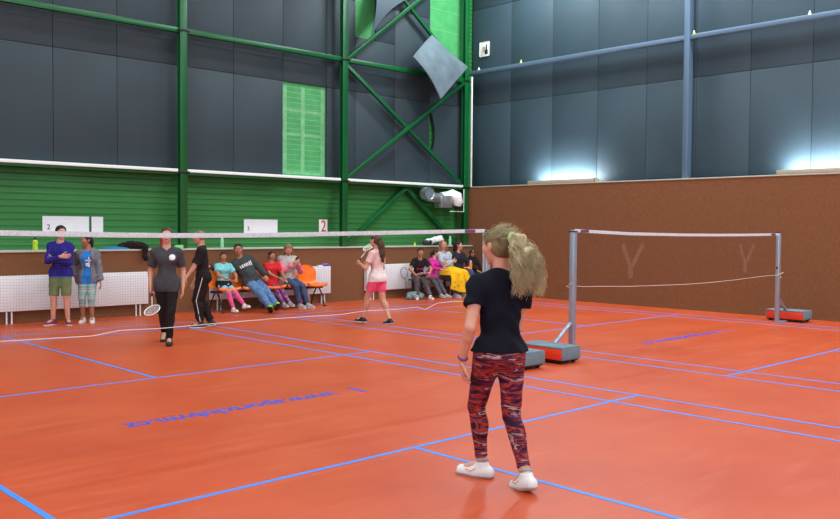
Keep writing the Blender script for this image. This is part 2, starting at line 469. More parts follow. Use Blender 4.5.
    def hand(s, S_):
        """palm, four unequal bent fingers and a thumb from the side of the palm"""
        b = Blob(); k = s.k; sg = 1 if S_ == 'R' else -1; q = s.H/1.65*k.get('hands', 1.)
        W = s.wri[S_]; fd = nz(k.get('fd'+S_, s.wri[S_]-s.elb[S_])); pn = np.asarray(k.get('pn'+S_, (-sg, 0, 0)), float); pn = nz(pn-fd*(pn@fd))
        th = np.cross(fd, pn)*1.
        th = nz(k['th'+S_]) if 'th'+S_ in k else (np.cross(pn, fd) if S_ == 'R' else np.cross(fd, pn))
        th = nz(th-fd*(th@fd)-pn*(th@pn)); curl = k.get('curl'+S_, .35)
        b.add(RC(W-fd*.03*q, W+fd*.015*q, .0255*q*.95, .023*q, flat=(pn, .78)), 0)
        L = [.074, .082, .077, .06]; kn = [.086, .09, .085, .077]
        for i in range(4):
            off = (1.5-i)*.0185*q; A = W+fd*.012*q+th*off*.55; K_ = W+fd*kn[i]*q+th*off
            b.add(RC(A, K_, .0115*q, .0105*q), .012)
        for i in range(4):
            off = (1.5-i)*.0185*q; p = W+fd*kn[i]*q+th*off; d = nz(fd+th*(1.5-i)*.05); tot = 0
            rad = [.0088, .0080, .0072, .0062]
            for j, (fr, cu) in enumerate(((.45, .75), (.31, 1.1), (.24, .8))):
                tot += curl*cu; dd = d*math.cos(tot)+pn*math.sin(tot); e = p+dd*L[i]*fr*q
                b.add(RC(p, e, rad[j]*q, rad[j+1]*q), .003); p = e
        p = W+fd*.025*q+th*.026*q; d = nz(fd*.75+th*.6+pn*.25)
        b.add(RC(W+fd*.01*q+th*.008*q, p, .014*q, .013*q), .012)
        for L1, r0, r1, cu in ((.036, .012, .0105, 0), (.03, .0102, .0088, .25), (.024, .0088, .007, .35)):
            d = nz(d+fd*cu*.8+pn*cu*curl); e = p+d*L1*q; b.add(RC(p, e, r0*q, r1*q), .004); p = e
        s.palm = getattr(s, 'palm', {}); s.palm[S_] = (W+fd*.085*q+pn*.02*q, fd, pn, th)
        return b
    def headblob(s):
        b = Blob(); hp = s.hp; h = s.hh; R = lambda *v: np.array(v)*h
        b.add(EL(hp((0, -.045, .14)), R(.345, .43, .355), s.HM), 0)
        b.add(EL(hp((0, .10, -.17)), R(.265, .29, .30), s.HM), .1*h)
        b.add(EL(hp((0, .25, -.40)), R(.12, .11, .09), s.HM), .1*h)
        for q in (-1, 1):
            b.add(EL(hp((.19*q, .22, -.08)), R(.13, .13, .13), s.HM), .08*h)
            b.add(RC(hp((.05*q, .37, .105)), hp((.22*q, .30, .10)), .055*h, .05*h), .06*h)
            b.add(EL(hp((.355*q, -.03, -.0)), R(.04, .085, .13), s.HM), .02*h)
        b.add(RC(hp((0, .375, .06)), hp((0, .448, -.095)), .03*h, .046*h), .05*h)
        b.add(EL(hp((0, .385, -.225)), R(.11, .05, .03), s.HM), .04*h)
        b.add(EL(hp((0, .37, -.275)), R(.09, .05, .028), s.HM), .03*h)
        b.minus(EL(hp((.155, .425, .02)), R(.085, .075, .05), s.HM)); b.minus(EL(hp((-.155, .425, .02)), R(.085, .075, .05), s.HM))
        return b
    # assembly ------------------------------------------------------------
    def body(s, skin='skin', female=False):
        H = s.H; s.fem = female; b = Blob(); s.torso(0, female, b)
        for S_ in 'LR': s.arm(S_, 0, 2., b); s.leg(S_, 0, 2., b)
        for S_ in 'LR':
            A = s.ank[S_]; td = s.toe(S_)[0]
            b.add(RC(A, A+td*.07*H-np.array([0, 0, .02*H]), .021*H, .018*H), .01)
        nk = s.hc-s.HM[2]*.30*s.hh-s.HM[1]*.12*s.hh
        b.add(RC(s.nb-s.t*.03*H, nk, .036*H*s.g**.5, .033*H*s.g**.5), .025)
        hb = s.headblob()
        def allfn(p):
            return np.minimum(1e9, smin(b(p), hb(p), .012))
        lo = np.minimum(b.bounds()[0], hb.bounds()[0]); hi = np.maximum(b.bounds()[1], hb.bounds()[1])
        parts = [surface(allfn, lo, hi, s.res)]
        for S_ in 'LR':
            hd = s.hand(S_); parts.append(surface(hd, *hd.bounds(), min(.0034, s.res)))
        s.bodyo = link('body', np_mesh('body', parts), M[skin], s.root)
        # face details
        h = s.hh
        for q in (-1, 1):
            mb = MB(); c = s.hp((.155*q, .335, .02)); r = .058*h
            ax = Vector(s.HM[1]); 
            prof = [(r*math.sin(a), r*math.cos(a)) for a in np.linspace(PI-.01, .01, 12)]
            v = []; n = 12
            Q = Matrix((s.HM[0], s.HM[2], s.HM[1])).transposed()
            mb.lathe(prof, n=n); mb.v = [tuple(Q @ Vector(p) + Vector(c)) for p in mb.v]
            o = mb.build('eye', [M['eyew'], M['iris']], s.root)
            for p in o.data.polygons:
                d = (p.center-Vector(c)).normalized().dot(ax)
                if d > .78: p.material_index = 1
        hm = s.k.get('browmat', 'iris')
        for q in (-1, 1):
            bb = Blob().add(RC(s.hp((.06*q, .405, .125)), s.hp((.24*q, .335, .13)), .018*h, .014*h), 0)
            blob_obj('eyebrow', bb, M[hm], s.root, .0035)
        lb = Blob().add(RC(s.hp((-.10, .385, -.245)), s.hp((0, .425, -.235)), .018*h, .03*h), 0).add(RC(s.hp((0, .425, -.235)), s.hp((.10, .385, -.245)), .03*h, .018*h), .01)
        blob_obj('lips', lb, M['lip'], s.root, .0035)
    def toe(s, S_):
        yaw, pit = s.k.get('toe'+S_, (0, 0)); yaw = math.radians(yaw); pit = math.radians(pit)
        d = np.array([-math.sin(yaw)*math.cos(pit), math.cos(yaw)*math.cos(pit), math.sin(pit)])
        x = np.array([math.cos(yaw), math.sin(yaw), 0]); return d, x, np.cross(x, d)
    def shoes(s, upper, sole, accent=None, sock=None, scale=1.):
        H = s.H; q = H/1.65*scale
        for S_ in 'LR':
            d, x, u = s.toe(S_); A = s.ank[S_]; heel = A-d*.045*q-u*.05*q; toe = heel+d*.195*q
            fl = (u, .85)
            def shape(o, b):
                b.add(RC(heel+u*.012*q, heel+d*.09*q+u*.006*q, .038*q+o, .043*q+o), 0)
                b.add(RC(heel+d*.09*q+u*.006*q, toe+u*.0*q, .043*q+o, .036*q+o), .02)
                return b
            b = shape(0, Blob()); b.add(RC(A-u*.03*q, A+u*.022*q-d*.004*q, .038*q, .036*q, cut=True), .03); b.plane(heel-u*.014*q, -u)
            b.add(RC(heel+d*.085*q+u*.03*q, A+u*.012*q, .03*q, .032*q), .02)
            o1 = blob_obj('shoe', b, M[upper], s.root, .005)
            b2 = shape(.006*q, Blob()); b2.plane(heel-u*.006*q, u); b2.plane(heel-u*.030*q, -u)
            o2 = blob_obj('sole', b2, M[sole], o1, .005)
            if accent:
                for k_ in range(4):
                    y = .07+.022*k_
                    lb = MB().tube([heel+d*y*q+u*(.072-.0055*k_-abs(sx)*.5)*q+x*sx*q for sx in (-.026, 0, .026)], .0035*q, 6); lb.build('lace', M[accent], o1)
            if sock:
                sb = Blob().add(RC(A-u*.03*q, A+nz(s.kne[S_]-A)*.085*q, .028*H/1.65, .0275*H/1.65, cut=True), 0)
                blob_obj('sock', sb, M[sock], s.root, .006)
    def shirt(s, m, sleeve=.55, hem=.07, o=.012, female=False, neck='round', name='shirt', taper=.006, flare=.0, noise=.0022, sleeves='LR', cut_front=None, res=None):
        b = Blob(); s.torso(o, female, b); H = s.H
        if flare: b.add(EL(s.pel+s.t*-.01*H, np.array([.098, .078, .12])*H*s.g+o+flare, np.stack([s.hx, np.cross(s.t, s.hx), s.t])), .04)
        for S_ in sleeves: s.arm(S_, o*.9, sleeve, b, taper)
        for S_ in 'LR': b.add(RC(s.hip[S_], s.hip[S_]+(s.kne[S_]-s.hip[S_])*(.30 if s.kne[S_][2] < s.hip[S_][2]-.12*H else .10), .058*H*s.g+o+.004, .052*H*s.g+o+.004), .036)
        b.noise = noise; b.plane(s.pel-s.t*hem*H, -s.t)
        if neck: b.minus(EL(s.nb+s.t*.038*H+s.f*.022*H, np.array([.046, .05, .05])*H, np.stack([s.x, s.f, s.t])))
        if neck == 'v': b.minus(RC(s.nb+s.f*.055*H+s.t*.01*H, s.nb+s.f*.075*H-s.t*.062*H, .032*H, .006*H))
        if cut_front: b.minus(RC(s.pel-s.t*.2*H+s.f*.11*H, s.nb+s.f*.08*H, cut_front*1.25, cut_front, flat=(s.f, 1.0)))
        s.last = b
        return blob_obj(name, b, M[m], s.root, res or s.res)
    def pants(s, m, frac=1.93, top=.06, o=.008, taper=0., name='trousers', noise=.002, gl=1., res=None):
        b = Blob(); H = s.H
        Mh = np.stack([s.hx, np.cross(s.t, s.hx), s.t]); P = lambda u, f=0, x=0: s.pel+s.t*u*H+s.f*f*H+s.x*x*H
        b.add(EL(P(.025), np.array([.092, .064, .075])*H*s.g+o, Mh), 0)
        for q in (-1, 1): b.add(EL(P(-.005, -.025, .035*q), np.array([.052, .055, .055])*H*s.g+o), .03*H)
        for S_ in 'LR': s.leg(S_, o, frac, b, taper, gl=gl)
        b.noise = noise; b.plane(s.pel+s.t*top*H, s.t)
        return blob_obj(name, b, M[m], s.root, res or s.res)
    def decal(s, m, shape, at, name='print', base=None, d=None):
        """thin print following the shirt: shape(u, v) < 0 inside; at=(x, up) on the chest in metres from pelvis"""
        base = base or s.last; c = s.pel+s.t*at[1]+s.x*at[0]; fwd = s.f if d is None else d
        class D(Blob): pass
        b = Blob(); b.p = base.p
        def fn(p):
            q = p-c; return np.maximum(np.maximum(base(p)-.0025, shape(q@s.x, q@s.t)), -(q@fwd)+.02)
        lo = c-.2; hi = c+.2
        V, Q = surface(fn, lo, hi, .0045)
        if len(V): return link(name, np_mesh(name, [(V, Q)]), M[m], s.root)
    def hair(s, m, infl=1.09, nape=-.28, extra=(), name='hair', front=0., noise=.003, k=.03, res=None, side=.0):
        b = Blob(); h = s.hh; r = np.array([.345, .43, .355])*h*infl
        b.add(EL(s.hp((0, -.045, .14)), r, s.HM), 0)
        b.add(EL(s.hp((0, -.18, -.05)), np.array([.33, .27, .30])*h*infl, s.HM), .06*h)
        p0 = s.hp((0, .33+front, .30)); n = nz(np.array([0, .42, -.33])@s.HM)
        b.plane(p0, n); b.plane(s.hp((0, 0, nape)), -s.HM[2])
        for a, c, ra, rb in extra:
            pass
        b.noise = noise; b.nf = 90
        ex = []
        if extra:
            e = Blob()
            for a, c, ra, rb in extra: e.add(RC(s.hp(a), s.hp(c), ra*h, rb*h), k)
            e.noise = noise; e.nf = 90
            ex = [(e, res or .006)]
        return blob_obj(name, b, M[m], s.root, res or .006, ex)

# ------------------------------------------------------------------ the hall
def build_hall():
    X0, X1, Y0, Y1, ZC = -13, 11.84, -15, 8.32, 9.2
    fl = MB().box((X0, Y0, -.1), (12.6, 9.0, 0)).build('floor', M['floor'], smooth=False)
    struct(fl, 'glossy orange red sports floor with blue court markings', 'floor')
    # court markings -----------------------------------------------------
    lw = .04
    def line(x0, y0, x1, y1):
        MB().box((x0, y0, .0004), (x1, y1, .0016 if abs(x1-x0) > abs(y1-y0) else .0021)).build('line_marking', M['line'], fl, smooth=False)
    def court(cx, cy, far=True):
        for s in (-1, 1):
            line(cx+s*2.57-lw/2, cy-6.7, cx+s*2.57+lw/2, cy+6.7); line(cx+s*3.03-lw/2, cy-6.7, cx+s*3.03+lw/2, cy+6.7)
            y = cy+s*2.0; line(cx-3.05, y-lw/2, cx+3.05, y+lw/2)
            a, b = sorted((cy+s*2.0, cy+s*6.7)); line(cx-lw/2, a, cx+lw/2, b)
            for q in (5.9, 6.68):
                line(cx-3.05, cy+s*q-lw/2, cx+3.05, cy+s*q+lw/2)
    court(0, 0); court(7.77, -.05)
    for cx, one in ((0, 1.16), (7.77, 8.85)):
        me = text_mesh('www.sportclubvm.cz', .275, 'floor_lettering'); o = link('floor_lettering', me, M['letter'], fl, False)
        xs = [v.co.x for v in me.vertices]; k = 2.17/(max(xs)-min(xs))
        o.scale = (k, 1, 1); o.location = (cx-.175-(max(xs)+min(xs))/2*-k, .06, .0008); o.rotation_euler = (0, 0, PI)
        me = text_mesh('1', .36, 'floor_lettering'); o = link('floor_lettering', me, M['letter'], fl, False)
        o.location = (one, .06, .0008); o.rotation_euler = (0, 0, PI)
    # green side wall -----------------------------------------------------
    prof = []
    z = 1.2
    while z < ZC:
        prof += [(z, 0), (z+.080, 0), (z+.0815, -.016), (z+.084, -.016), (z+.098, 0)]; z += .11
    v = [(x, 8.78+dy, zz) for x in (X0, 12.3) for zz, dy in prof]; n = len(prof)
    wl = MB().add(v, [(i, i+1, n+i+1, n+i) for i in range(n-1)]).build('wall_left', M['green'], smooth=False)
    struct(wl, 'green ribbed metal wall behind the benches, mostly clad in dark sheets', 'wall')
    wa = MB().box((X0, 8.32, 0), (11.84, 8.8, 1.17)).build('wall_left_lower', M['brown'], smooth=False)
    struct(wa, 'low brown board wall behind radiators and benches', 'wall')
    le = MB().box((X0, 8.295, 1.17), (11.84, 8.78, 1.2)).build('trim_1', M['ledge'], bevel=.004)
    struct(le, 'pale ledge capping the low brown wall', 'ledge')
    bb = MB().box((X0, 8.30, 0), (11.83, 8.32, .07)).build('baseboard_left', M['brown'], smooth=False)
    struct(bb, 'brown skirting along the low brown wall', 'baseboard')
    T = .045
    def tile_y(xa, xb, za, zb, poly=None):
        y = 8.66
        if poly is None:
            MB().box((xa+.003, y, za+.003), (xb-.003, y+T, zb-.003)).build('acoustic_panel', M['dark_y'], wl, bevel=.008)
        else:
            k = len(poly); v = [(x, y, zz) for x, zz in poly]+[(x, y+T, zz) for x, zz in poly]
            MB().add(v, [tuple(range(k)), tuple(range(2*k-1, k-1, -1))]+[(i, (i+1) % k, k+(i+1) % k, k+i) for i in range(k)]).build('acoustic_panel', M['dark_y'], wl, smooth=False)
    xs = [-3.65, -2.45, -1.25, -.05, .25, 1.45, 2.6, 3.84, 5.03, 6.23, 7.39, 7.77, 8.2, 9.4, 10.56, 11.95]
    zs = [2.66, 4.69, 6.72, 8.75]; xs = [x+.08 for x in xs]
    for i in range(len(xs)-1):
        for j in range(3):
            if i == 9 and j == 0: continue          # bare green patch
            if i == 14 and j == 1:                       # panel gone: it hangs loose in front; its lower strip stays
                tile_y(xs[i], xs[i+1], 4.69, 5.42); continue
            if i == 12 and j in (1, 2):
                if j == 1: tile_y(8.28, 9.48, 4.69, 5.92); tile_y(8.88, 9.48, 5.92, 6.72)
                else: tile_y(8.88, 9.48, 6.72, 8.75)
                continue
            if i == 14 and j == 2: continue
            if i == 14 and j == 0:
                c = [(10.64+.19*math.sin(PI*t)**.8, 3.3+(4.55-3.3)*t) for t in np.linspace(0, 1, 14)]
                tile_y(0, 0, 0, 0, [(xs[i], 2.66), (xs[i+1], 2.66), (xs[i+1], 4.685), (xs[i], 4.685)] + c[::-1]); continue
            tile_y(xs[i], xs[i+1], zs[j], zs[j+1])
    # the bare patch with glue streaks
    p = MB().box((6.315, 8.70, 2.66), (7.465, 8.715, 4.69)).build('bare_patch', M['green_pale'], wl, smooth=False)
    g = MB()
    for x in (6.38, 6.85, 7.38): g.box((x-.05, 8.696, 2.75), (x+.05, 8.70, 4.62))
    for zz in (2.78, 3.6, 4.1): g.box((6.35, 8.6965, zz-.03), (7.43, 8.6995, zz+.03))
    for zz in np.arange(2.72, 4.65, .11): g.box((6.32, 8.6975, zz), (7.46, 8.6995, zz+.012))
    g.build('glue_streaks', M['glue'], p, smooth=False)
    p = MB().box((10.65, 8.70, 5.42), (11.98, 8.715, 8.7)).build('bare_patch', M['green_pale'], wl, smooth=False)
    g = MB()
    for zz in np.arange(5.5, 8.6, .5): g.box((10.65, 8.697, zz), (11.98, 8.6995, zz+.012))
    g.build('glue_streaks', M['glue'], p, smooth=False)
    p = MB().box((8.28, 8.70, 5.92), (8.88, 8.715, 8.7)).build('bare_patch', M['green_pale'], wl, smooth=False)
    # green steel frame -----------------------------------------------------
    for cx in (-.07, 3.87, 7.79, 11.70):
        c = MB().box((cx-.075, 8.40, 1.2), (cx+.075, 8.415, ZC)).box((cx-.006, 8.415, 1.2), (cx+.006, 8.505, ZC)).box((cx-.075, 8.505, 1.2), (cx+.075, 8.52, ZC)).build('steel_column', M['steel_green'], bevel=.003)
        where = {-.07: 'beyond the left end of the wall', 3.87: 'behind the two players by the left net', 7.79: 'right of the red number two', 11.70: 'in the hall corner'}[cx]
        struct(c, 'green steel column '+where, 'column')
        for zz in (2.645, 5.31):
            MB().box((cx-.115, 8.385, zz-.02), (cx+.115, 8.40, zz+.02)).build('clamp', M['blackmetal'], c, bevel=.003)
    for xa, xb, nm in ((-.07, 3.85, 'in the left bay'), (3.85, 7.77, 'in the middle bay'), (7.77, 11.69, 'in the braced bay')):
        for zz, hgt in ((2.645, 'lower'), (5.31, 'upper')):
            b = MB().box((xa+.01, 8.43, zz-.05), (xb-.01, 8.53, zz+.05)).build('steel_beam', M['steel_green'], bevel=.012)
            struct(b, f'{hgt} green steel wall beam {nm}', 'beam')
            if hgt == 'lower':
                MB().box((xa+.1, 8.40, zz+.003), (xb-.1, 8.66, zz+.06)).build('beam_highlight', M['steel_white'], b, bevel=.006)  # white strip standing in for the bright highlight along the lower beam
    def brace(a, b, w, lab, y=8.5):
        o = MB().bar((a[0], y, a[1]), (b[0], y, b[1]), w, w, (0, -1, 0)).build('diagonal_brace', M['steel_green'], bevel=.006)
        struct(o, lab, 'brace')
    brace((7.86, 5.24), (11.62, 2.75), .075, 'green brace falling from the column towards the duct', 8.52)
    brace((7.86, 2.72), (11.62, 5.26), .075, 'green brace rising towards the loose panel', 8.44)
    brace((7.86, 5.33), (11.62, 8.25), .08, 'green brace rising past the curled sheet', 8.44)
    brace((7.86, 8.25), (11.62, 5.50), .07, 'green brace falling behind the loose panel', 8.52)
    brace((9.80, 2.58), (8.0, 1.22), .10, 'green brace under the beam, left leg of the pair', 8.62)
    brace((9.86, 2.58), (11.62, 1.22), .10, 'green brace under the beam, right leg of the pair', 8.66)
    # brown wall with dark cladding behind --------------------------------------
    wr = MB().box((11.84, Y0, 0), (12.06, 8.78, 2.65)).build('wall_right', M['brown'], smooth=False)
    struct(wr, 'tall brown board wall behind the right net', 'wall')
    t = MB().box((11.83, Y0, 2.65), (12.07, 8.4, 2.675)).build('trim_2', M['ledge'], bevel=.004)
    struct(t, 'pale strip along the top of the tall brown wall', 'trim')
    bb = MB().box((11.82, Y0, 0), (11.84, 8.30, .07)).build('baseboard_right', M['brown'], smooth=False)
    struct(bb, 'brown skirting along the tall brown wall', 'baseboard')
    wu = MB().box((12.28, Y0, 0), (12.4, 8.8, ZC)).build('wall_right_upper', M['seam'], smooth=False)
    struct(wu, 'upper wall above the brown boards, clad in dark perforated sheets', 'wall')
    ys = [8.72, 7.43, 6.15, 4.87, 3.62, 2.45, 1.3, .1, -1.1, -2.3, -3.5, -4.7, -5.9, -7.1]
    zr = [2.3, 4.77, 7.2, 9.15]
    for i in range(len(ys)-1):
        for j in range(3):
            MB().box((12.235, ys[i+1]+.003, zr[j]+.003), (12.28, ys[i]-.003, zr[j+1]-.003)).build('acoustic_panel', M['dark_x'], wu, bevel=.008)
    c = MB().box((11.96, 2.48, 0), (12.14, 2.60, ZC)).build('steel_column', M['steel_blue'], bevel=.01)
    struct(c, 'blue grey steel column in front of the dark sheets', 'column')
    for ya, yb, nm in ((2.60, 8.70, 'left of'), (-15, 2.48, 'right of')):
        b = MB().box((11.98, ya, 5.51), (12.1, yb, 5.61)).build('steel_beam', M['steel_blue'], bevel=.01)
        struct(b, f'blue grey steel beam {nm} the blue grey column', 'beam')
    t = MB().box((11.90, 8.42, 2.68), (11.93, 8.46, 5.45)).build('trim_3', M['steel_white'], bevel=.003)
    struct(t, 'thin white upright strip beside the corner column', 'trim')
    # rest of the hall, out of the picture
    w = MB().box((X0-.2, Y0, 0), (X0, 9, ZC)).build('wall_rear', M['white_wall'], smooth=False); struct(w, 'plain end wall behind the camera', 'wall')
    w = MB().box((X0, Y0-.2, 0), (12.4, Y0, ZC)).build('wall_front', M['white_wall'], smooth=False); struct(w, 'plain side wall behind the camera', 'wall')
    c = MB().box((X0, Y0, ZC), (12.4, 9, ZC+.2)).build('ceiling', M['white_wall'], smooth=False); struct(c, 'pale hall ceiling', 'ceiling')

def build_lights():
    # ceiling lamps of the hall; stronger row by the right wall added for floor sheen
    for x in (-9, -4.5, 0, 4.5, 10.6):
        for y in (-11, -6.5, -2, 2.5, 6.2):
            l = bpy.data.lights.new('ceiling_lamp', 'AREA'); l.shape = 'RECTANGLE'; l.size = 1.6; l.size_y = .5
            l.energy = LAMP*(2.6 if x > 10 else .75); l.color = (.84, .95, 1.0)
            o = bpy.data.objects.new('ceiling_lamp', l); C.objects.link(o); o.location = (x, y, 9.0)
    # unseen glowing panels behind the camera, added as fill for upright faces
    for k, (a, b) in enumerate((((-9, -14.99, 3.2), (9, -14.96, 6.2)), ((-12.99, -12, 3.2), (-12.96, 4, 6.2)))):
        o = MB().box(a, b).build(f'window_{k+1}', M['daylight'], smooth=False); struct(o, ('long glowing fill panel added to the side wall behind the camera', 'long glowing fill panel added to the end wall behind the camera')[k], 'window')
        f = MB(); i = 0 if k == 0 else 1
        for q in np.linspace(a[i], b[i], 10):
            lo = list(a); hi = list(b); lo[i] = q-.04; hi[i] = q+.04; j = 1-i; hi[j] = b[j]+.04; f.box(lo, hi)
        f.build('window_frame', M['steel_white'], o, smooth=False)
    # wall washers on top of the brown wall
    for k, (ya, yb, lab) in enumerate(((4.66, 6.56, 'wall light glowing on the brown wall near the corner column'), (-1.35, .58, 'wall light glowing on the brown wall right of the blue grey column'))):
        o = thing('wall_light', lab, 'lamp', (11.95, (ya+yb)/2, 2.675), 0, 'wall lights on the brown wall')
        L = (yb-ya)/2
        MB().box((-.10, -L, 0), (-.085, L, .085)).box((-.10, -L, 0), (.1, L, .012)).box((-.10, -L, 0), (.1, -L+.012, .085)).box((-.10, L-.012, 0), (.1, L, .085)).build('housing', M['beige'], o, bevel=.002)
        MB().tube([(-.0, -L+.24, .055), (-.0, L-.05, .055)], .018, 12).build('tube', M['tube'], o)
        l = bpy.data.lights.new('wall_light_glow', 'AREA'); l.shape = 'RECTANGLE'; l.size = .05; l.size_y = 2*L-.3; l.energy = WASH; l.color = (.85, .95, 1)
        q = bpy.data.objects.new('wall_light_glow', l); C.objects.link(q); q.location = (11.975, (ya+yb)/2+.09, 2.76); q.rotation_euler = (0, math.radians(180+50), 0)

def build_camera():
    f = 872.92; pitch, roll, yaw = -.0359, .0076, .7685
    fw = np.array([math.sin(yaw)*math.cos(pitch), math.cos(yaw)*math.cos(pitch), math.sin(pitch)])
    r = np.array([math.cos(yaw), -math.sin(yaw), 0]); u = np.cross(r, fw)
    R = math.cos(roll)*r+math.sin(roll)*u; U = -math.sin(roll)*r+math.cos(roll)*u
    cam = bpy.data.cameras.new('camera'); cam.sensor_width = 36; cam.sensor_fit = 'HORIZONTAL'; cam.lens = f/840*36; cam.clip_end = 100
    o = bpy.data.objects.new('camera', cam); C.objects.link(o)
    m = Matrix(((R[0], U[0], -fw[0], -4.4251), (R[1], U[1], -fw[1], -6.6237), (R[2], U[2], -fw[2], 1.6206), (0, 0, 0, 1)))
    o.matrix_world = m; S.camera = o

# ------------------------------------------------------------------ nets and posts
def build_nets():
    p = thing('net_post', 'grey post of the left net, behind the walking girl', 'net post', (3.03, 0, 0), 0, 'badminton net posts')
    MB().box((-.035, -.035, .0), (.035, .035, 1.585)).build('pole', M['alu'], p, bevel=.006)
    MB().box((-.04, -.04, 1.585), (.04, .04, 1.60)).tube([(-.035, 0, 1.57), (-.06, 0, 1.575), (-.062, 0, 1.59)], .006, 6).build('top_cap', M['black'], p, bevel=.003)
    MB().box((-.03, -.05, .0), (.32, .05, .02)).build('foot_plate', M['alu'], p, bevel=.003)
    MB().bar((.02, 0, .44), (.36, 0, .20), .05, .03, (0, 0, 1)).build('brace', M['alu'], p, bevel=.003)
    b = MB().box((.30, -.33, .05), (.66, .33, .185)).build('base_block', M['redpaint'], p, bevel=.006)
    MB().box((.295, -.335, .185), (.665, .335, .205)).box((.298, -.345, .05), (.662, -.33, .187)).box((.298, .33, .05), (.662, .345, .187)).build('carpet_cover', M['carpet'], b, bevel=.004)
    MB().box((.31, -.32, .03), (.65, .32, .05)).build('underside', M['rubber'], b)
    for x in (.36, .60):
        for y in (-.28, .28):
            MB().lathe([(.001, -.02), (.026, -.02), (.03, -.012), (.03, .012), (.026, .02), (.001, .02)], (x, y, .03), 16, 'x').build('wheel', M['rubber'], p)
    MB().box((-.042, -.02, .95), (-.034, .02, .99)).build('cord_cleat', M['black'], p)
    spots = [((-3.06, .0), PI, 'grey post of the left net beyond its left end'),
             ((4.66, -.02), PI, 'grey post of the right net, nearest to the walking girl'),
             ((10.775, .03), 0, 'grey post of the right net, far end by the tall brown wall')]
    for (x, y), rz, lab in spots:
        c = copy_tree(p); c.location = (x, y, 0); c.rotation_euler = (0, 0, rz); c['label'] = lab
    def net(name, label, x0, x1, y, top, bot, tw, logos):
        n = thing('badminton_net', label, 'net', ((x0+x1)/2, y, 0)); ox = (x0+x1)/2
        tx, tz = zip(*top); bx, bz = zip(*bot)
        Tz = lambda x: float(np.interp(x, tx, tz)); Bz = lambda x: float(np.interp(x, bx, bz))
        xs = np.linspace(x0, x1, 61); m = MB()
        m.grid(lambda u, v: (x0+(x1-x0)*u-ox, [-.006, -.007, -.004, .004, .007, .006][round(v*5)], Tz(x0+(x1-x0)*u)+[-tw/2, 0, tw/2, tw/2, 0, -tw/2][round(v*5)]), 60, 5)
        m.build('top_tape', M['tape'], n)
        d = MB(); k = round((x1-x0)/.022)
        for i in range(k+1):
            x = x0+(x1-x0)*i/k; d.tube([(x-ox, 0, Tz(x)-tw/2+.004), (x-ox, 0, Bz(x))], NETR, 3, caps=False)
        for j in range(1, 36):
            t = j/36; d.tube([(x-ox, 0, (Tz(x)-tw/2)*(1-t)+Bz(x)*t) for x in xs], NETR, 3, caps=False)
        d.build('netting', M['netstring'], n, smooth=False)
        MB().tube([(x-ox, random.uniform(-.004, .004), z) for x, z in bot], .0032, 6).build('bottom_cord', M['cordw'], n)
        for x in (x0+.02, x1-.02):
            MB().tube([(x-ox+random.uniform(-.015, .015), 0, z) for z in np.linspace(Tz(x), Bz(x), 9)], .004, 6).build('side_cord', M['cordw'], n)
        sd = 1
        for x, s in ((x0, -1), (x1, 1)):
            MB().tube([(x-ox, 0, Tz(x)), (x+s*.07-ox, 0, Tz(x)+.005)], .004, 5).build('tie_cord', M['cordw'], n)
            MB().tube([(x-ox, 0, Bz(x)), (x+s*.03-ox, -.04, Bz(x)+.03), (x+s*.09-ox, -.045, Bz(x)+.05), (x+s*.1-ox, .04, Bz(x)+.0), (x+s*.03-ox, -.045, Bz(x)-.05)], .004, 5).build('tie_cord', M['cordw'], n)
        MB().box((x1-.34-ox, -.0095, Tz(x1-.25)-.018), (x1-.17-ox, -.0075, Tz(x1-.25)+.018)).build('maker_label', M['purple'], n)
        MB().box((x0+.12-ox, -.0095, Tz(x0+.2)-.018), (x0+.3-ox, -.0075, Tz(x0+.2)+.018)).build('maker_label', M['purple'], n)
        for cx, cz in logos:      # pale two-winged print on the strings
            def inside(u, z):
                a = (u+.255)*(-.9)-(z-.19)*.44; 
                def seg(ax, az, bx_, bz_, r):
                    vx, vz = bx_-ax, bz_-az; t = max(0, min(1, ((u-ax)*vx+(z-az)*vz)/(vx*vx+vz*vz)))
                    return math.hypot(u-ax-vx*t, z-az-vz*t) < r
                return seg(-.22, .185, -.06, -.06, .042) or seg(.25, .185, .04, -.05, .042) or seg(-.03, -.10, -.035, -.20, .06)
            lg = MB(); step = .022
            for iu in range(-16, 17):
                for iz in range(-16, 14):
                    u, z = iu*step*.8, iz*step*.8
                    if inside(u, z):
                        lg.box((cx+u-.0014-ox, -.001, cz+z-.0088), (cx+u+.0014-ox, .001, cz+z+.0088)); lg.box((cx+u-.0088-ox, -.001, cz+z-.0014), (cx+u+.0088-ox, .001, cz+z+.0014))
            lg.build('net_print', M['netlogo'], n, smooth=False)
        return n
    net('left', 'long badminton net sagging in front of the two players on the left', -3.0, 3.0, 0,
        [(-3.05, 1.585), (-2.2, 1.563), (-1.3, 1.548), (-.8, 1.544), (0, 1.547), (.9, 1.561), (1.7, 1.574), (3.05, 1.597)],
        [(-3.0, .79), (-2.2, .779), (-1.82, .77), (-1.56, .764), (-1.33, .79), (-.99, .78), (-.5, .784), (.1, .786), (.9, .775), (1.22, .79), (1.7, .782), (1.95, .788), (2.06, .755), (2.24, .812), (2.52, .82), (2.76, .806), (3.0, .80)], .040, [])
    net('right', 'badminton net between the right posts before the brown wall', 4.71, 10.73, 0,
        [(4.70, 1.605), (5.1, 1.592), (6.0, 1.565), (7.4, 1.55), (8.5, 1.547), (9.5, 1.549), (10.4, 1.556), (10.8, 1.56)],
        [(4.70, .90), (4.93, .881), (5.3, .87), (5.96, .842), (7.44, .81), (8.2, .808), (9.03, .818), (9.8, .838), (10.4, .85), (10.73, .846)], .042, [(6.05, 1.21), (9.48, 1.185)])
NETR = .00045

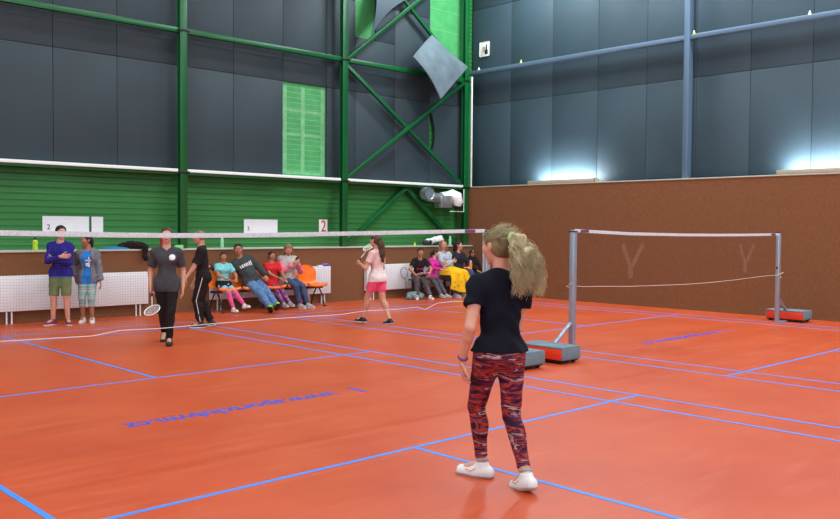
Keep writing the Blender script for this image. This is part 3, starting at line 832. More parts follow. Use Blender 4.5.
# ------------------------------------------------------------------ fittings along the wall
def build_fittings():
    for xa, xb, lab in ((.45, 3.04, 'long white radiator behind the two standing players'), (4.35, 7.24, 'long white radiator behind the orange bench with an empty seat'), (8.27, 11.2, 'long white radiator behind the girl in pink shorts')):
        r = thing('radiator', lab, 'radiator', (xa, 8.26, 0), 0, 'white panel radiators'); L = xb-xa
        m = MB().box((0, -.055, .21), (L, -.04, .79)).box((0, .03, .21), (L, .045, .79))
        k = int(L/.04)
        m.build('panel', M['rad'], r, bevel=.006)
        f = MB()
        for i in range(k): x = .02+i*(L-.04)/k; f.box((x+.012, -.060, .25), (x+.024, -.055, .75))
        f.build('ribs', M['rad'], r, bevel=.002)
        MB().box((.005, -.04, .775), (L-.005, .03, .787)).build('top_grille', M['rad_grill'], r)
        for x in (0, L-.006): MB().box((x, -.055, .21), (x+.006, .045, .79)).build('side_panel', M['rad'], r)
        for x in (.14, .22, L-.22, L-.14): MB().tube([(x, -.02, 0), (x, -.02, .22)], .014, 8).build('leg', M['white'], r)
    # papers, number plate, notice
    def sheet(x, z, w, h, lab, digit=None):
        o = thing('printed_sheet', lab, 'poster', (x, 8.765, z)); 
        MB().grid(lambda u, v: (w*u, -.004-.006*math.sin(PI*u)*(1-v), h*v), 8, 6).build('paper', M['paper'], o, thick=.0006)
        if digit:
            me = text_mesh(digit, .13, 'digit', .0004); d = link('digit', me, M['black'], o, False); d.location = (w*.5, -.011, h*.35); d.rotation_euler = (PI/2, 0, 0)
        return o
    nm = ['with a dark digit, first of the left row', 'second of the left row, above the blue jumper', 'third of the left row of four', 'last of the left row of four']
    for i in range(4): sheet(1.37+.205*i, 1.485, .205, .297, 'white printed sheet on the green wall, '+nm[i], '2' if i == 0 else None)
    sheet(2.235, 1.485, .215, .297, 'single white printed sheet right of the left row of four')
    nm = ['with a dark digit above the man', 'second in the row above the man', 'third in the row above the man', 'last in the row above the man']
    for i in range(4): sheet(5.42+.207*i, 1.475, .207, .3, 'white printed sheet on the green wall, '+nm[i], '3' if i == 0 else None)
    o = thing('number_plate', 'white plate with a red number two on the green wall', 'sign', (7.345, 8.765, 1.48))
    MB().box((0, -.006, 0), (.235, 0, .315)).build('plate', M['white'], o, bevel=.002)
    me = text_mesh('2', .40, 'digit', .001); xs_ = [v.co.x for v in me.vertices]; 
    bm = bmesh.new(); bm.from_mesh(me)
    d = link('digit', me, M['red'], o, False); bm.free()
    d.location = (.1175, -.0075, .157); d.rotation_euler = (PI/2, 0, 0); d.scale = (.72, .9, 1)
    cv = d.data
    d2 = d.copy(); C.objects.link(d2); d2.location.x += .006; d2.location.y -= .0004
    o = thing('wall_notice', 'small pale notice high on the dark sheets near the corner', 'notice', (12.22, 8.14, 5.98))
    MB().box((-.012, 0, 0), (0, .31, .37)).build('plate', M['white'], o, bevel=.02)
    MB().box((-.0135, .04, .05), (-.0125, .14, .16)).box((-.0135, .06, .15), (-.0125, .10, .29)).build('dark_print', M['black'], o)
    MB().box((-.0135, .11, .10), (-.0125, .22, .24)).build('beige_print', M['beige'], o)
    # loose panels
    def quad_panel(name, lab, fn, nu, nv, m, th):
        o = MB().grid(fn, nu, nv).build(name, m, thick=th); tag(o, lab, 'panel'); return o
    TL, TR, BR, BL = [np.array(q) for q in ((10.244, 8.22, 6.194), (11.505, 8.22, 5.609), (10.329, 8.10, 4.673), (9.439, 8.12, 5.541))]
    def lp(u, v):
        p = (TL*(1-u)+TR*u)*(1-v)+(BL*(1-u)+BR*u)*v
        w = np.array([0, -.07*math.sin(PI*u)*math.sin(PI*v)**.5-.1*v*v, 0]); 
        p = p+w+(np.array([.07, 0, .06])*math.sin(PI*u)*v**2)+(np.array([-.03, 0, -.04])*math.sin(PI*u)*(1-v)**2)
        return tuple(p)
    quad_panel('loose_panel', 'grey sheet hanging askew before the corner bracing', lp, 16, 16, M['loose'], .03)
    A, B_, T_ = np.array((8.76, 8.56, 7.3)), np.array((10.0, 8.58, 7.12)), np.array((8.33, 8.22, 5.80)); md = np.array((8.95, 8.32, 6.52))
    def fp(u, v):
        l = A*(1-v)+T_*v; r = (1-v)**2*B_+2*v*(1-v)*(2*md-.5*(B_+T_))+v*v*T_
        p = l*(1-u)+r*u; return (p[0], p[1]-.12*math.sin(PI*v)*(1-u), p[2])
    quad_panel('curled_sheet', 'dark wall sheet peeling off in a curl at the top of the braced bay', fp, 12, 20, M['curl'], .012)
    # duct
    o = thing('ventilation_duct', 'silver ventilation duct under the beam in the corner', 'duct', (10.3, 8.45, 2.36))
    MB().lathe([(.001, .02), (.14, .02), (.155, 0), (.15, .10), (.155, .11), (.15, .2)], (.02, -.14, .10), 24, 'y').build('round_inlet', M['alu2'], o)
    MB().lathe([(.001, -.004), (.135, 0), (.135, .004), (.001, .006)], (.02, -.125, .10), 24, 'y').build('inlet_face', M['loose'], o)
    MB().tube([(.02, .05, .09), (.10, .02, .06), (.22, 0, .02), (.4, 0, 0), (.55, 0, 0)], [.15, .14, .13, .12, .12], 18).build('bend_pipe', M['alu2'], o)
    MB().box((.42, -.14, -.24), (.82, .12, .06)).build('fan_box', M['alu2'], o, bevel=.02)
    MB().tube([(.55, 0, .02), (.8, 0, .05), (.92, -.02, .08), (1.0, -.08, .04), (1.03, -.1, -.1), (1.03, -.08, -.16)], [.12, .13, .15, .16, .14, .11], 18).build('elbow', M['steel_white'], o)
    MB().tube([(.98, 0, .02), (1.2, .03, .0)], [.11, .12], 16).build('tail_pipe', M['alu2'], o)
    MB().tube([(1.30, -.06, .24), (1.30, -.06, -.32), (.8, -.06, -.32)], .012, 6).build('wire_bracket', M['steel_white'], o)

def bottle(loc, lab, body, cap, h=.2, r=.033, group=None):
    o = thing('drink_bottle', lab, 'bottle', loc)
    MB().lathe([(r*.9, 0), (r, .01), (r, h*.35), (r*.92, h*.45), (r, h*.55), (r, h*.8), (r*.55, h*.92), (r*.5, h*.95)], n=16).build('flask', body, o)
    MB().lathe([(r*.62, h*.93), (r*.62, h*1.04), (r*.3, h*1.07), (r*.28, h*1.16), (r*.1, h*1.18)], n=14).build('cap', cap, o)
    return o
def shuttle(loc, lab, m, tilt=0, group=None):
    o = thing('shuttlecock', lab, 'shuttlecock', loc, 0, group)
    v = MB().lathe([(.032, .0), (.034, .004), (.014, .06), (.013, .06), (.031, .0)], n=14); v.build('skirt', m, o)
    MB().lathe([(.013, .058), (.0135, .066), (.011, .078), (.004, .083)], n=12).build('cork', M['white'], o)
    o.rotation_euler = (tilt, 0, 0); return o

def racket(name, lab, loc, rot, m_frame, group=None):
    """grip at the origin, head up +Z, face towards +-Y"""
    o = thing(name, lab, 'racket', loc, 0, group); o.rotation_mode = 'XYZ'; o.matrix_world = Matrix.Translation(Vector(loc)) @ rot.to_4x4()
    MB().tube([(0, 0, -.03), (0, 0, .13)], [.016, .0135], 10).build('grip', M['rubber'], o)
    MB().tube([(0, 0, .13), (0, 0, .40)], [.006, .004], 8).build('shaft', m_frame, o)
    a, b, c = .105, .13, .53
    fr = MB().tube([(a*math.cos(t), 0, c+b*math.sin(t)*(1 if math.sin(t) > 0 else .98)) for t in np.linspace(0, 2*PI, 49)[:-1]], .006, 8, closed=True)
    fr.build('frame', m_frame, o)
    s = MB()
    for i in range(-9, 10):
        x = i*.0105; h = b*math.sqrt(max(0, 1-(x/a)**2)); s.tube([(x, 0, c-h), (x, 0, c+h)], .0007, 3, caps=False)
    for i in range(-11, 12):
        z = i*.0112; w = a*math.sqrt(max(0, 1-(z/b)**2)); s.tube([(-w, 0, c+z), (w, 0, c+z)], .0007, 3, caps=False)
    s.build('strings', M['white'], o, smooth=False)
    return o

def build_small_things():
    Y = M.setdefault('lime', simple('lime_plastic', (186, 214, 48), .4)); M['teal'] = simple('teal_bag', (24, 120, 170), .6); M['clear'] = simple('pale_green_plastic', (150, 214, 170), .25)
    M['darkred'] = simple('dark_red_plastic', (150, 36, 38), .4); M['violet'] = simple('violet_plastic', (78, 64, 168), .5); M['palegreen'] = simple('pale_green_cloth', (120, 220, 130), .7)
    bottle((1.14, 8.47, 1.2), 'lime bottle with black cap at the left end of the ledge', Y, M['black'], .19, .042)
    shuttle((1.37, 8.45, 1.2), 'lime shuttlecock on the ledge beside the lime bottle', Y)
    shuttle((3.07, 8.42, 1.2), 'lime shuttlecock on the ledge right of the black jacket', Y)
    shuttle((9.97, 8.45, 1.2), 'lime shuttlecock on the ledge above the girl in black with the booklet', Y)
    bottle((3.42, 8.40, 1.2), 'dark red bottle on the ledge behind the grey shirted player', M['darkred'], M['black'], .23, .045)
    o = MB().box((3.66, 8.33, 1.2), (3.82, 8.39, 1.27)).build('small_box', M['palegreen'], bevel=.008); tag(o, 'small pale green box on the ledge at the first column', 'box')
    bottle((4.72, 8.45, 1.2), 'clear bottle on the ledge behind the boy in black', M['clear'], M['white'], .2, .036)
    bottle((11.18, 8.45, 1.2), 'pale green bottle at the right end of the ledge', M['clear'], M['white'], .2, .036)
    o = MB().grid(lambda u, v: (2.28+.5*u, 8.33+.3*v, 1.2+.05*math.sin(PI*u)**.4*math.sin(PI*v)**.5+.002), 14, 10).build('sports_bag', M['teal'], thick=.004); tag(o, 'flat blue sports bag on the ledge left of the black jacket', 'bag')
    b = Blob()
    for a, c, ra, rb in (((2.66, 8.48, 1.25), (2.98, 8.46, 1.26), .06, .07), ((2.78, 8.45, 1.30), (2.9, 8.40, 1.27), .06, .07), ((2.95, 8.40, 1.268), (2.99, 8.25, 1.262), .06, .05), ((2.99, 8.232, 1.25), (3.01, 8.235, 1.02), .05, .045)):
        b.add(RC(a, c, ra, rb), .04)
    b.noise = .008; b.plane((2.8, 8.4, 1.202), (0, 0, 0.0001)) if False else None
    o = blob_obj('jacket', b, cloth('black_jacket_cloth', (24, 25, 30)), None, .009); tag(o, 'black jacket draped over the ledge edge', 'jacket')
    o = thing('gym_bag', 'white and black rolled gym bag on the ledge above the seated women', 'bag', (10.45, 8.5, 1.29))
    b = Blob().add(RC((0, 0, 0), (.42, 0, .06), .075, .095), 0); b.noise = .006; blob_obj('bag_body', b, M['white'], o, .009)
    b = Blob().add(RC((-.12, -.02, -.02), (.02, -.05, -.02), .06, .065), .02).add(RC((.2, -.06, -.05), (.38, -.05, -.03), .05, .05), .02); b.noise = .006; blob_obj('black_panel', b, M['black'], o, .009)
    o = MB().box((6.93, 8.215, .79), (7.04, 8.29, .815)).build('folded_cloth', M['white'], bevel=.008); tag(o, 'small white folded cloth on the radiator end', 'cloth')
    o = thing('pencil_case', 'violet pencil case on the radiator end', 'case', (7.13, 8.25, .787))
    b = Blob().add(RC((-.07, 0, .025), (.08, 0, .025), .024, .026), 0); blob_obj('pouch', b, M['violet'], o, .005); MB().box((-.06, -.003, .049), (.07, .003, .054)).build('zip', M['white'], o)
    # shuttlecocks stranded on the wall beam and a ball-like one
    W = M['white']
    shuttle((12.04, 8.32, 5.61), 'white shuttlecock on the blue grey beam near the corner', W)
    shuttle((12.04, 6.95, 5.61), 'lime shuttlecock on the blue grey beam between corner and column', Y)
    shuttle((12.04, 2.42, 5.61), 'lime shuttlecock on the blue grey beam beside the column', Y)
    shuttle((12.04, .1, 5.61), 'white shuttlecock on the blue grey beam right of the column', W)
    # floor bags
    o = thing('backpack', 'dark backpack with pink side under the orange bench', 'backpack', (6.12, 7.72, 0))
    b = Blob().add(RC((0, 0, .09), (-.07, .05, .33), .10, .08), 0).add(RC((.02, -.08, .09), (-.02, -.06, .18), .06, .06), .03); b.plane((0, 0, .0), (0, 0, -1)); b.noise = .004
    blob_obj('pack_body', b, cloth('charcoal_pack', (52, 54, 66)), o, .008)
    b = Blob().add(RC((-.07, -.09, .12), (-.12, -.03, .30), .035, .03), 0); blob_obj('side_pocket', cb(b), cloth('pink_pack', (206, 60, 130)), o, .008)
    bottle((6.46, 7.95, 0), 'orange bottle on the floor under the empty orange seat', M.setdefault('orangeb', simple('orange_bottle', (232, 140, 50), .35)), M['white'], .2, .04)
    b = Blob().add(RC((9.12, 7.72, .08), (9.42, 7.66, .07), .085, .08), 0).add(RC((9.2, 7.66, .12), (9.36, 7.7, .14), .06, .05), .04); b.noise = .012; b.plane((0, 0, .002), (0, 0, -1))
    o = blob_obj('cloth_bag', b, banded('grey_teal_bag', [(0, (70, 110, 116)), (.5, (120, 150, 152)), (1, (190, 204, 200))], 8, noise_only=True), None, .009); tag(o, 'grey teal cloth bag on the floor beside the second bench', 'bag')
def cb(b): return b

def build_benches():
    def bench(xc, y, label, group, pitch=.52):
        o = thing('seat_bench', label, 'bench', (xc, y, 0), 0, group)
        prof = [(-.20, .40), (-.225, .43), (-.20, .452), (-.10, .44), (.05, .425), (.13, .435), (.175, .48), (.20, .58), (.225, .70), (.245, .80), (.25, .84)]
        pv = np.array(prof); dd = np.r_[0, np.cumsum(np.linalg.norm(np.diff(pv, axis=0), axis=1))]; dd /= dd[-1]
        for i in range(5):
            cx = (i-2)*pitch
            def fn(u, v):
                s = v; yy = np.interp(s, dd, pv[:, 0]); zz = np.interp(s, dd, pv[:, 1])
                back = max(0, (s-.6)/.4); w = .235*(1-.12*max(0, back-.55)/.45*1.6) if back > .55 else .235
                q = 2*u-1
                top = max(0, (s-.85)/.15); ww = w*(1-.35*top**3)
                zz += .028*q*q*(1-back) + (-.02*abs(q)**3*top); yy -= .035*q*q*min(1, back*2)
                return (cx+q*ww, yy, zz)
            MB().grid(fn, 12, 28).build('seat', M['orange'], o, thick=.008)
        MB().box((-1.28, -.06, .36), (1.28, -.01, .40)).box((-1.28, .06, .36), (1.28, .11, .40)).build('beam', M['blackmetal'], o, bevel=.004)
        for x in (-1.2, 0, 1.2):
            for s in (-1, 1):
                MB().tube([(x, .02, .38), (x, .02+s*.05, .37), (x, .02+s*.16, .2), (x, .02+s*.23, .012)], .015, 8).build('leg', M['blackmetal'], o)
        for x in (-1.2, 0, 1.2):
            MB().box((x-.02, -.26, .0), (x+.02, -.18, .014)).box((x-.02, .22, .0), (x+.02, .30, .014)).build('foot_pad', M['rubber'], o)
    bench(5.46, 7.88, 'orange seat bench with four people and one empty seat', 'orange seat benches')
    o = thing('low_bench', 'low dark wooden bench under the five seated by the corner', 'bench', (10.62, 7.93, 0))
    for k in range(3): MB().box((-1.18, -.17+.12*k, .405), (1.18, -.06+.12*k, .44)).build('seat_board', M['darkwood'], o, bevel=.006)
    for x in (-1.05, 0, 1.05):
        MB().box((x-.03, -.16, .36), (x+.03, .18, .405)).build('cross_bar', M['blackmetal'], o, bevel=.004)
        for y in (-.13, .15): MB().box((x-.025, y-.025, 0), (x+.025, y+.025, .36)).build('leg', M['blackmetal'], o, bevel=.004)

# ------------------------------------------------------------------ the people
FW = np.array([.695, .719]); RT = np.array([.719, -.695])
def W(P, v):
    """a person's local point in world space"""
    a = P.root.rotation_euler.z; c, s_ = math.cos(a), math.sin(a); x, y, z = v
    return np.array([P.root.location.x+c*x-s_*y, P.root.location.y+s_*x+c*y, P.root.location.z+z])
def Wd(P, v):
    a = P.root.rotation_euler.z; c, s_ = math.cos(a), math.sin(a); x, y, z = v
    return np.array([c*x-s_*y, s_*x+c*y, z])
def basis(X, Z):
    Z = nz(Z); X = np.asarray(X, float); X = nz(X-Z*(X@Z)); Y = np.cross(Z, X)
    return Matrix((X, Y, Z)).transposed()

def hair_strands(P, root_pts, n, drop, back, spread, rad, name, m, parent, seed=3, curl=.012):
    r = np.random.default_rng(seed); mb = MB()
    for i in range(n):
        a = root_pts(r); L = drop*r.uniform(.72, 1.05); sx = r.normal(0, spread); sy = r.normal(0, spread*.6)
        ph = r.uniform(0, 6.28); fr = r.uniform(3.5, 6.5); am = curl*r.uniform(.5, 1.5); pts = []; K = 16
        for j in range(K):
            t = j/(K-1); w = min(1, t*3)
            bulge = math.sin(PI*min(t*1.15, 1))
            pts.append(a + np.array([sx*t**.8+am*w*math.cos(ph+fr*6*t), -back*(1-(1-t)**2.2)-.04*bulge+sy*t+am*w*math.sin(ph+fr*6*t), -L*(t**1.35)+.035*math.sin(PI*min(1, t*2.6))*(1 if t < .39 else 0)]))
        w = [rad*(.6+.7*math.sin(PI*min(1, .15+j/(K-1)*.8))) for j in range(K)]
        w[-1] = rad*.15
        mb.tube(pts, w, 4, caps=False)
    return mb.build(name, m, parent)

def build_people():
    hairmat = lambda n, a, b: banded(n, [(0.2, a), (.55, tuple((np.array(a)+np.array(b))/2)), (.85, b)], 22, noise_only=True, stretch=(1, 1, .35), distort=1, rough=.55)
    M['h_blond'] = hairmat('blond_curly_hair', (134, 124, 88), (234, 226, 186))
    M['h_blond_root'] = hairmat('blond_root_hair', (92, 82, 54), (136, 124, 84))
    M['h_dark'] = hairmat('dark_hair', (24, 18, 16), (50, 36, 30)); M['h_brown'] = hairmat('brown_hair', (56, 40, 30), (96, 70, 50))
    M['h_sand'] = hairmat('sandy_hair', (110, 86, 62), (160, 128, 92))
    M['sole_g'] = simple('grey_sole', (176, 176, 178), .6); M['shoe_g'] = simple('grey_shoe', (150, 160, 168), .7)
    M['sole_w'] = simple('white_sole', (226, 226, 222), .6); M['shoe_w'] = simple('white_shoe', (224, 226, 222), .6, bump=.2, bscale=200); M['shoe_k'] = simple('black_shoe', (24, 24, 27), .6)
    M['sole_k'] = simple('black_sole', (16, 16, 17), .7); M['shoe_p'] = simple('plum_shoe', (120, 36, 62), .6); M['shoe_g'] = simple('grey_shoe', (150, 160, 168), .7); M['neon'] = simple('neon_lace', (160, 226, 40), .5)
    M['sock'] = cloth('white_sock', (226, 226, 224))
    K = lambda n, c, **k: M.setdefault(n, cloth(n, c, **k))

    # 1 — the girl walking away in the foreground
    P = Person('person', 'girl with a curly blond ponytail walking away in patterned leggings', (-.235, -3.02), FW*.94-RT*.34, 1.64, res=.005, g=.90,
        pel=(0, 0, .828), lean=(.015, .03), twist=-6, head=(28, -6, 3), aL=(-.035, .17, .075), aR=(.095, -.21, .090), toeL=(38, 0), toeR=(6, -14), kL=(-.15, 1, 0), kR=(0, 1, 0),
        hL=(-.235, .05, .79), eL=(-.35, -1, 0), fdL=(.12, .22, -1), pnL=(1, -.15, 0), curlL=.42, hR=(.10, .25, .88), eR=(.12, -.8, 0), fdR=(-.5, .8, .1), pnR=(-.3, -.2, -1), curlR=.5, shw=.092, hs=1.05)
    P.body('skin', True)
    M['tiger'] = banded('streaked_leggings', [(0, (26, 14, 30)), (.40, (46, 20, 44)), (.45, (98, 30, 58)), (.495, (176, 66, 48)), (.535, (44, 20, 44)), (.575, (90, 34, 70)), (.615, (206, 172, 160)), (.66, (70, 30, 62)), (1, (36, 18, 40))], 2.6, noise_only=True, distort=1.2, detail=4, stretch=(1.5, 1.5, 7))
    P.pants('tiger', 1.84, .07, .006, name='leggings', noise=.0012, res=.005)
    P.shirt('navy' if K('navy', (14, 17, 30)) else '', .50, -.012, .018, True, res=.005, taper=.010, noise=.004)
    P.shoes('shoe_w', 'sole_g', 'shoe_g', 'sock', 1.02)
    for sh_, S_ in zip([c for c in P.root.children if c.name.split('.')[0] == 'shoe'], 'LR'):
        d, x_, u_ = P.toe(S_); A = P.ank[S_]; heel = A-d*.0456-u_*.0507; M.setdefault('coral', simple('coral_stripe', (214, 120, 90), .6))
        for sg in (-1, 1):
            MB().tube([heel+d*.075+x_*sg*.0445+u_*.034, heel+d*.105+x_*sg*.0470+u_*.014, heel+d*.150+x_*sg*.0440+u_*.024], .0032, 6).build('side_stripe', M['coral'], sh_)
        ct = heel+u_*.094+d*.048; MB().tube([ct+(x_*math.cos(t)*.041+d*math.sin(t)*.041)+u_*.004*math.sin(t*2) for t in np.linspace(0, 2*PI, 25)[:-1]], .006, 8, closed=True).build('collar', M['shoe_g'], sh_)
    w = P.wri['L']; ax = nz(P.elb['L']-w)
    q = w+ax*.022; o1 = np.cross(ax, (0, 1, 0)); o1 = nz(o1); o2 = np.cross(ax, o1)
    MB().tube([q+(o1*math.cos(t)+o2*math.sin(t))*.029 for t in np.linspace(0, 2*PI, 25)[:-1]], .0075, 8, closed=True).build('bracelet', M['purple'], P.root)
    hr = P.hair('h_blond_root', 1.12, -.52, front=.0, noise=.002, res=.005)
    base = P.hp((0, -.50, .17)); hf, hx = P.HM[1], P.HM[0]
    tie = MB().tube([base+P.HM[1]*-.012+(P.HM[0]*math.cos(t)+P.HM[2]*math.sin(t))*.03 for t in np.linspace(0, 2*PI, 21)[:-1]], .011, 8, closed=True); tie.build('hair_tie', M['tape'] if False else simple('pale_hair_tie', (190, 214, 150), .8), P.root)
    # ponytail: a soft core and many separate curls, thrown to her right side
    def rp(r): 
        a = r.uniform(0, 2*PI); q = r.uniform(0, .026)**.9 if False else r.uniform(0, .024); return base+hx*math.cos(a)*q+P.HM[2]*math.sin(a)*q-hf*.015
    core = Blob()
    pts = [base, base+np.array([.02, -.07, .0]), base+np.array([.045, -.10, -.09]), base+np.array([.07, -.095, -.19]), base+np.array([.095, -.08, -.28])]
    for a, c, ra, rb in zip(pts[:-1], pts[1:], (.02, .03, .042, .042), (.03, .042, .042, .02)): core.add(RC(a, c, ra, rb), .03)
    core.noise = .007; core.nf = 70
    blob_obj('ponytail_core', core, M['h_blond'], hr, .006)
    r = np.random.default_rng(5); mb = MB()
    for i in range(900):
        a = rp(r); L = r.uniform(.20, .36); th = r.uniform(0, 2*PI); rad_ = r.uniform(.3, 1)**.5
        tip = np.array([.075+.105*rad_*math.cos(th), -.085+.06*rad_*math.sin(th), -L]); midp = np.array([.03+.10*rad_*math.cos(th), -.105+.045*rad_*math.sin(th), -L*.22+.03])
        ph = r.uniform(0, 6.28); fr = r.uniform(2.5, 5.5); am = .013*r.uniform(.4, 1.5); pp = []; KK = 18
        for j in range(KK):
            t = j/(KK-1); b_ = 2*t*(1-t)*midp*1.25+t*t*tip; w_ = min(1, t*3)
            pp.append(a+b_+np.array([am*w_*math.cos(ph+fr*2*PI*t), am*w_*math.sin(ph+fr*2*PI*t), 0]))
        w_ = [.0022*(1-.75*j/(KK-1)) for j in range(KK)]
        mb.tube(pp, w_, 4, caps=False)
    mb.build('ponytail_curls', M['h_blond'], hr)
    mb = MB()       # flyaway hairs round the crown
    for i in range(260):
        d = r.normal(0, 1, 3); d[2] = abs(d[2]); d = nz(d); 
        if d@nz(P.HM[1]) > .5: continue
        a = P.hp((0, -.045, .14))+(d*np.array([.37, .46, .385])*P.hh)@P.HM if False else P.hp(np.array([.372, .462, .385])*d+np.array([0, -.045, .14]))
        bk = P.HM[1]*-.06+d@np.eye(3)*0; out = (a-P.hp((0, -.045, .14))); out = nz(out)
        L = r.uniform(.02, .05); mb.tube([a, a+out*L*.35+bk*.25, a+out*L*.55+bk*.6+r.normal(0, .005, 3), a+out*L*.6+bk*.95+r.normal(0, .01, 3)], [.0009, .0009, .0007, .0003], 3, caps=False)
    mb.build('flyaway_hair', M['h_blond'], hr)

    # 2 — the player in grey walking towards the camera
    P = Person('person', 'woman in a charcoal v-neck shirt walking forward with a racket', (1.42, 4.44), (-.50, -.865), 1.60, res=.007, g=.91,
        pel=(0, 0, .835), aL=(-.035, .16, .075), aR=(.05, -.28, .13), toeL=(0, 0), toeR=(-8, -30), head=(0, 2, 0), hR=(.215, .02, .79), eR=(.4, -1, 0), fdR=(.0, .35, -1), pnR=(-1, .1, 0), curlR=1.0,
        hL=(-.215, .03, .78), eL=(-.4, -1, 0), fdL=(0, .2, -1), pnL=(1, -.1, 0), shw=.096)
    P.body('skin', True); K('charcoal', (62, 66, 72)); K('blackcloth', (22, 22, 25))
    P.pants('blackcloth', 1.95, .07, .008, .003); P.shirt('charcoal', .75, .07, .013, True, 'v', taper=.012, flare=.003)
    P.decal('white', lambda u, v: np.sqrt(u*u+v*v)-.042, (-.075, .36), 'chest_badge')
    P.decal('charcoal', lambda u, v: np.maximum(np.abs(v+.3*u)-.006, np.abs(u)-.026), (-.075, .36), 'badge_mark', None)
    P.shoes('shoe_k', 'sole_k', 'black'); P.hair('h_brown', 1.07, -.25, [((0, -.42, .1), (0, -.55, -.05), .16, .13), ((0, -.52, -.05), (.02, -.5, -.4), .12, .06)])
    pw = P.palm['R']; loc = W(P, pw[0]); Z = Wd(P, (-.05, .9, -.36)); racket('racket', 'white racket hanging from the hand of the charcoal shirted woman', loc, basis(Wd(P, (1, 0, -.4)), Z), M['white'])

    # 3 — the boy in black
    P = Person('person', 'boy in black clothes walking left behind the charcoal shirted woman', (2.80, 5.86), -RT*.97-FW*.2, 1.56, res=.0075, g=.94,
        pel=(0, 0, .81), lean=(0, .06), aL=(-.07, .03, .07), aR=(.07, -.12, .085), toeL=(4, 0), toeR=(0, -8), head=(0, -6, 0), hL=(-.2, .30, .72), eL=(-.3, -1, 0), fdL=(.1, .5, -1), pnL=(1, 0, .2), curlL=.8,
        hR=(.2, .14, .74), eR=(.3, -1, 0))
    P.body('skin'); P.pants('blackcloth', 1.92, .07, .018, .012, name='track_trousers', noise=.004); P.shirt('blackcloth', .8, .06, .016, taper=.014, noise=.003)
    for S_ in 'LR':
        sg = -1 if S_ == 'L' else 1; g = P.g*P.H
        a, k, e = P.hip[S_], P.kne[S_], P.ank[S_]; o_ = np.array([sg, 0, 0])
        MB().tube([a+o_*(.058*g+.019), a*.5+k*.5+o_*(.047*g+.019), k+o_*(.036*g+.020), k*.45+e*.55+o_*(.030*g+.022), k*.1+e*.9+o_*(.0225*g+.03)], .006, 6).build('side_stripe', M['white'], P.root)
    P.shoes('shoe_k', 'sole_w', 'sole_w'); P.hair('h_sand', 1.05, -.22, noise=.002)
    s_ = shuttle(tuple(W(P, P.palm['L'][0])+np.array([-.01, -.02, -.05])), 'lime shuttlecock in the hand of the boy in black', M['lime'], .4)

    # 4, 5 — the pair by the radiator
    P = Person('person', 'woman in a royal blue jumper and olive shorts with folded arms', (1.22, 7.62), (-.62, -.82), 1.60, res=.0075, g=.95,
        pel=(0, -.02, .85), aL=(-.12, .02, .07), aR=(.11, .03, .07), toeL=(25, 0), toeR=(-32, 0), head=(32, -3, 0), hR=(-.06, .19, 1.12), eR=(1, -.1, -.6), fdR=(-1, .0, .1), pnR=(0, -1, 0), thR=(0, 0, 1),
        hL=(.06, .16, 1.07), eL=(-1, -.1, -.6), fdL=(1, -.1, .1), pnL=(0, -1, 0), thL=(0, 0, 1), browmat='h_dark')
    P.body('skin', True); K('royal', (36, 34, 122)); K('olive', (108, 122, 82)); K('skyblue', (66, 130, 196))
    P.pants('olive', .95, .07, .012, .006, name='shorts'); P.shirt('skyblue', .3, .048, .012, True, name='undershirt'); P.shirt('royal', 1.93, .035, .018, True, name='jumper', noise=.004, taper=.002)
    P.shoes('shoe_p', 'sole_w', 'sole_w', 'shoe_p'); P.hair('h_dark', 1.08, -.45, [((0, -.38, .1), (0, -.5, -.3), .2, .2), ((0, -.48, -.25), (-.05, -.42, -.7), .2, .14)])
    hb = Blob().add(EL(P.hp((0, -.045, .14)), np.array([.345, .43, .355])*P.hh*1.13, P.HM), 0); hb.plane(P.hp((0, .10, .3)), nz(np.array([0, 1., -.15])@P.HM)); hb.plane(P.hp((0, -.14, .3)), nz(np.array([0, -1., .15])@P.HM)); hb.plane(P.hp((0, 0, .0)), -P.HM[2])
    blob_obj('hair_band', hb, M['black'], P.root, .006)

    P = Person('person', 'girl in a grey hooded jacket over a blue printed shirt and striped capris', (1.70, 7.69), (-.58, -.85), 1.47, res=.0075, g=.92,
        pel=(0, 0, .765), aL=(-.075, .03, .065), aR=(.075, .0, .065), toeL=(10, 0), toeR=(-8, 0), head=(-52, 0, 0), hL=(-.215, .06, .70), eL=(-.5, -1, 0), hR=(.2, -.02, .76), eR=(.5, -1, 0))
    P.body('skin_tan', True); K('azure', (36, 128, 206)); K('marl', (116, 118, 126))
    M['stripes'] = banded('mint_striped_capris', [(0, (120, 178, 180)), (.35, (150, 196, 192)), (.5, (196, 190, 178)), (.7, (142, 130, 140)), (1, (176, 204, 196))], 2.6, 'Z', .6, 2, 3)
    P.pants('stripes', 1.40, .07, .010, .004, name='capris'); P.shirt('azure', .5, .075, .010, True)
    P.decal('white', lambda u, v: np.maximum(np.minimum(np.minimum(np.abs(u+.01)-.012, np.abs(v-.03)-.012), np.sqrt((u-.02)**2+(v+.04)**2)-.03), np.maximum(np.abs(u)-.045, np.abs(v)-.085)), (-.03, .25), 'shirt_print')
    P.shirt('marl', 1.93, .06, .024, True, name='hooded_jacket', cut_front=.075, noise=.004, neck='round')
    hd = Blob().add(RC(P.nb-P.x*.06-P.f*.07, P.nb+P.x*.06-P.f*.07, .05, .05), 0).add(RC(P.nb-P.x*.07-P.f*.07, P.nb-P.x*.07+P.f*.0, .04, .028), .02).add(RC(P.nb+P.x*.07-P.f*.07, P.nb+P.x*.07+P.f*.0, .04, .028), .02); blob_obj('hood', hd, M['marl'], P.root, .007)
    P.shoes('shoe_w', 'sole_w', 'sock', 'shoe_p'); P.hair('h_dark', 1.07, -.45, [((0, -.4, 0), (.02, -.46, -.45), .2, .16)])

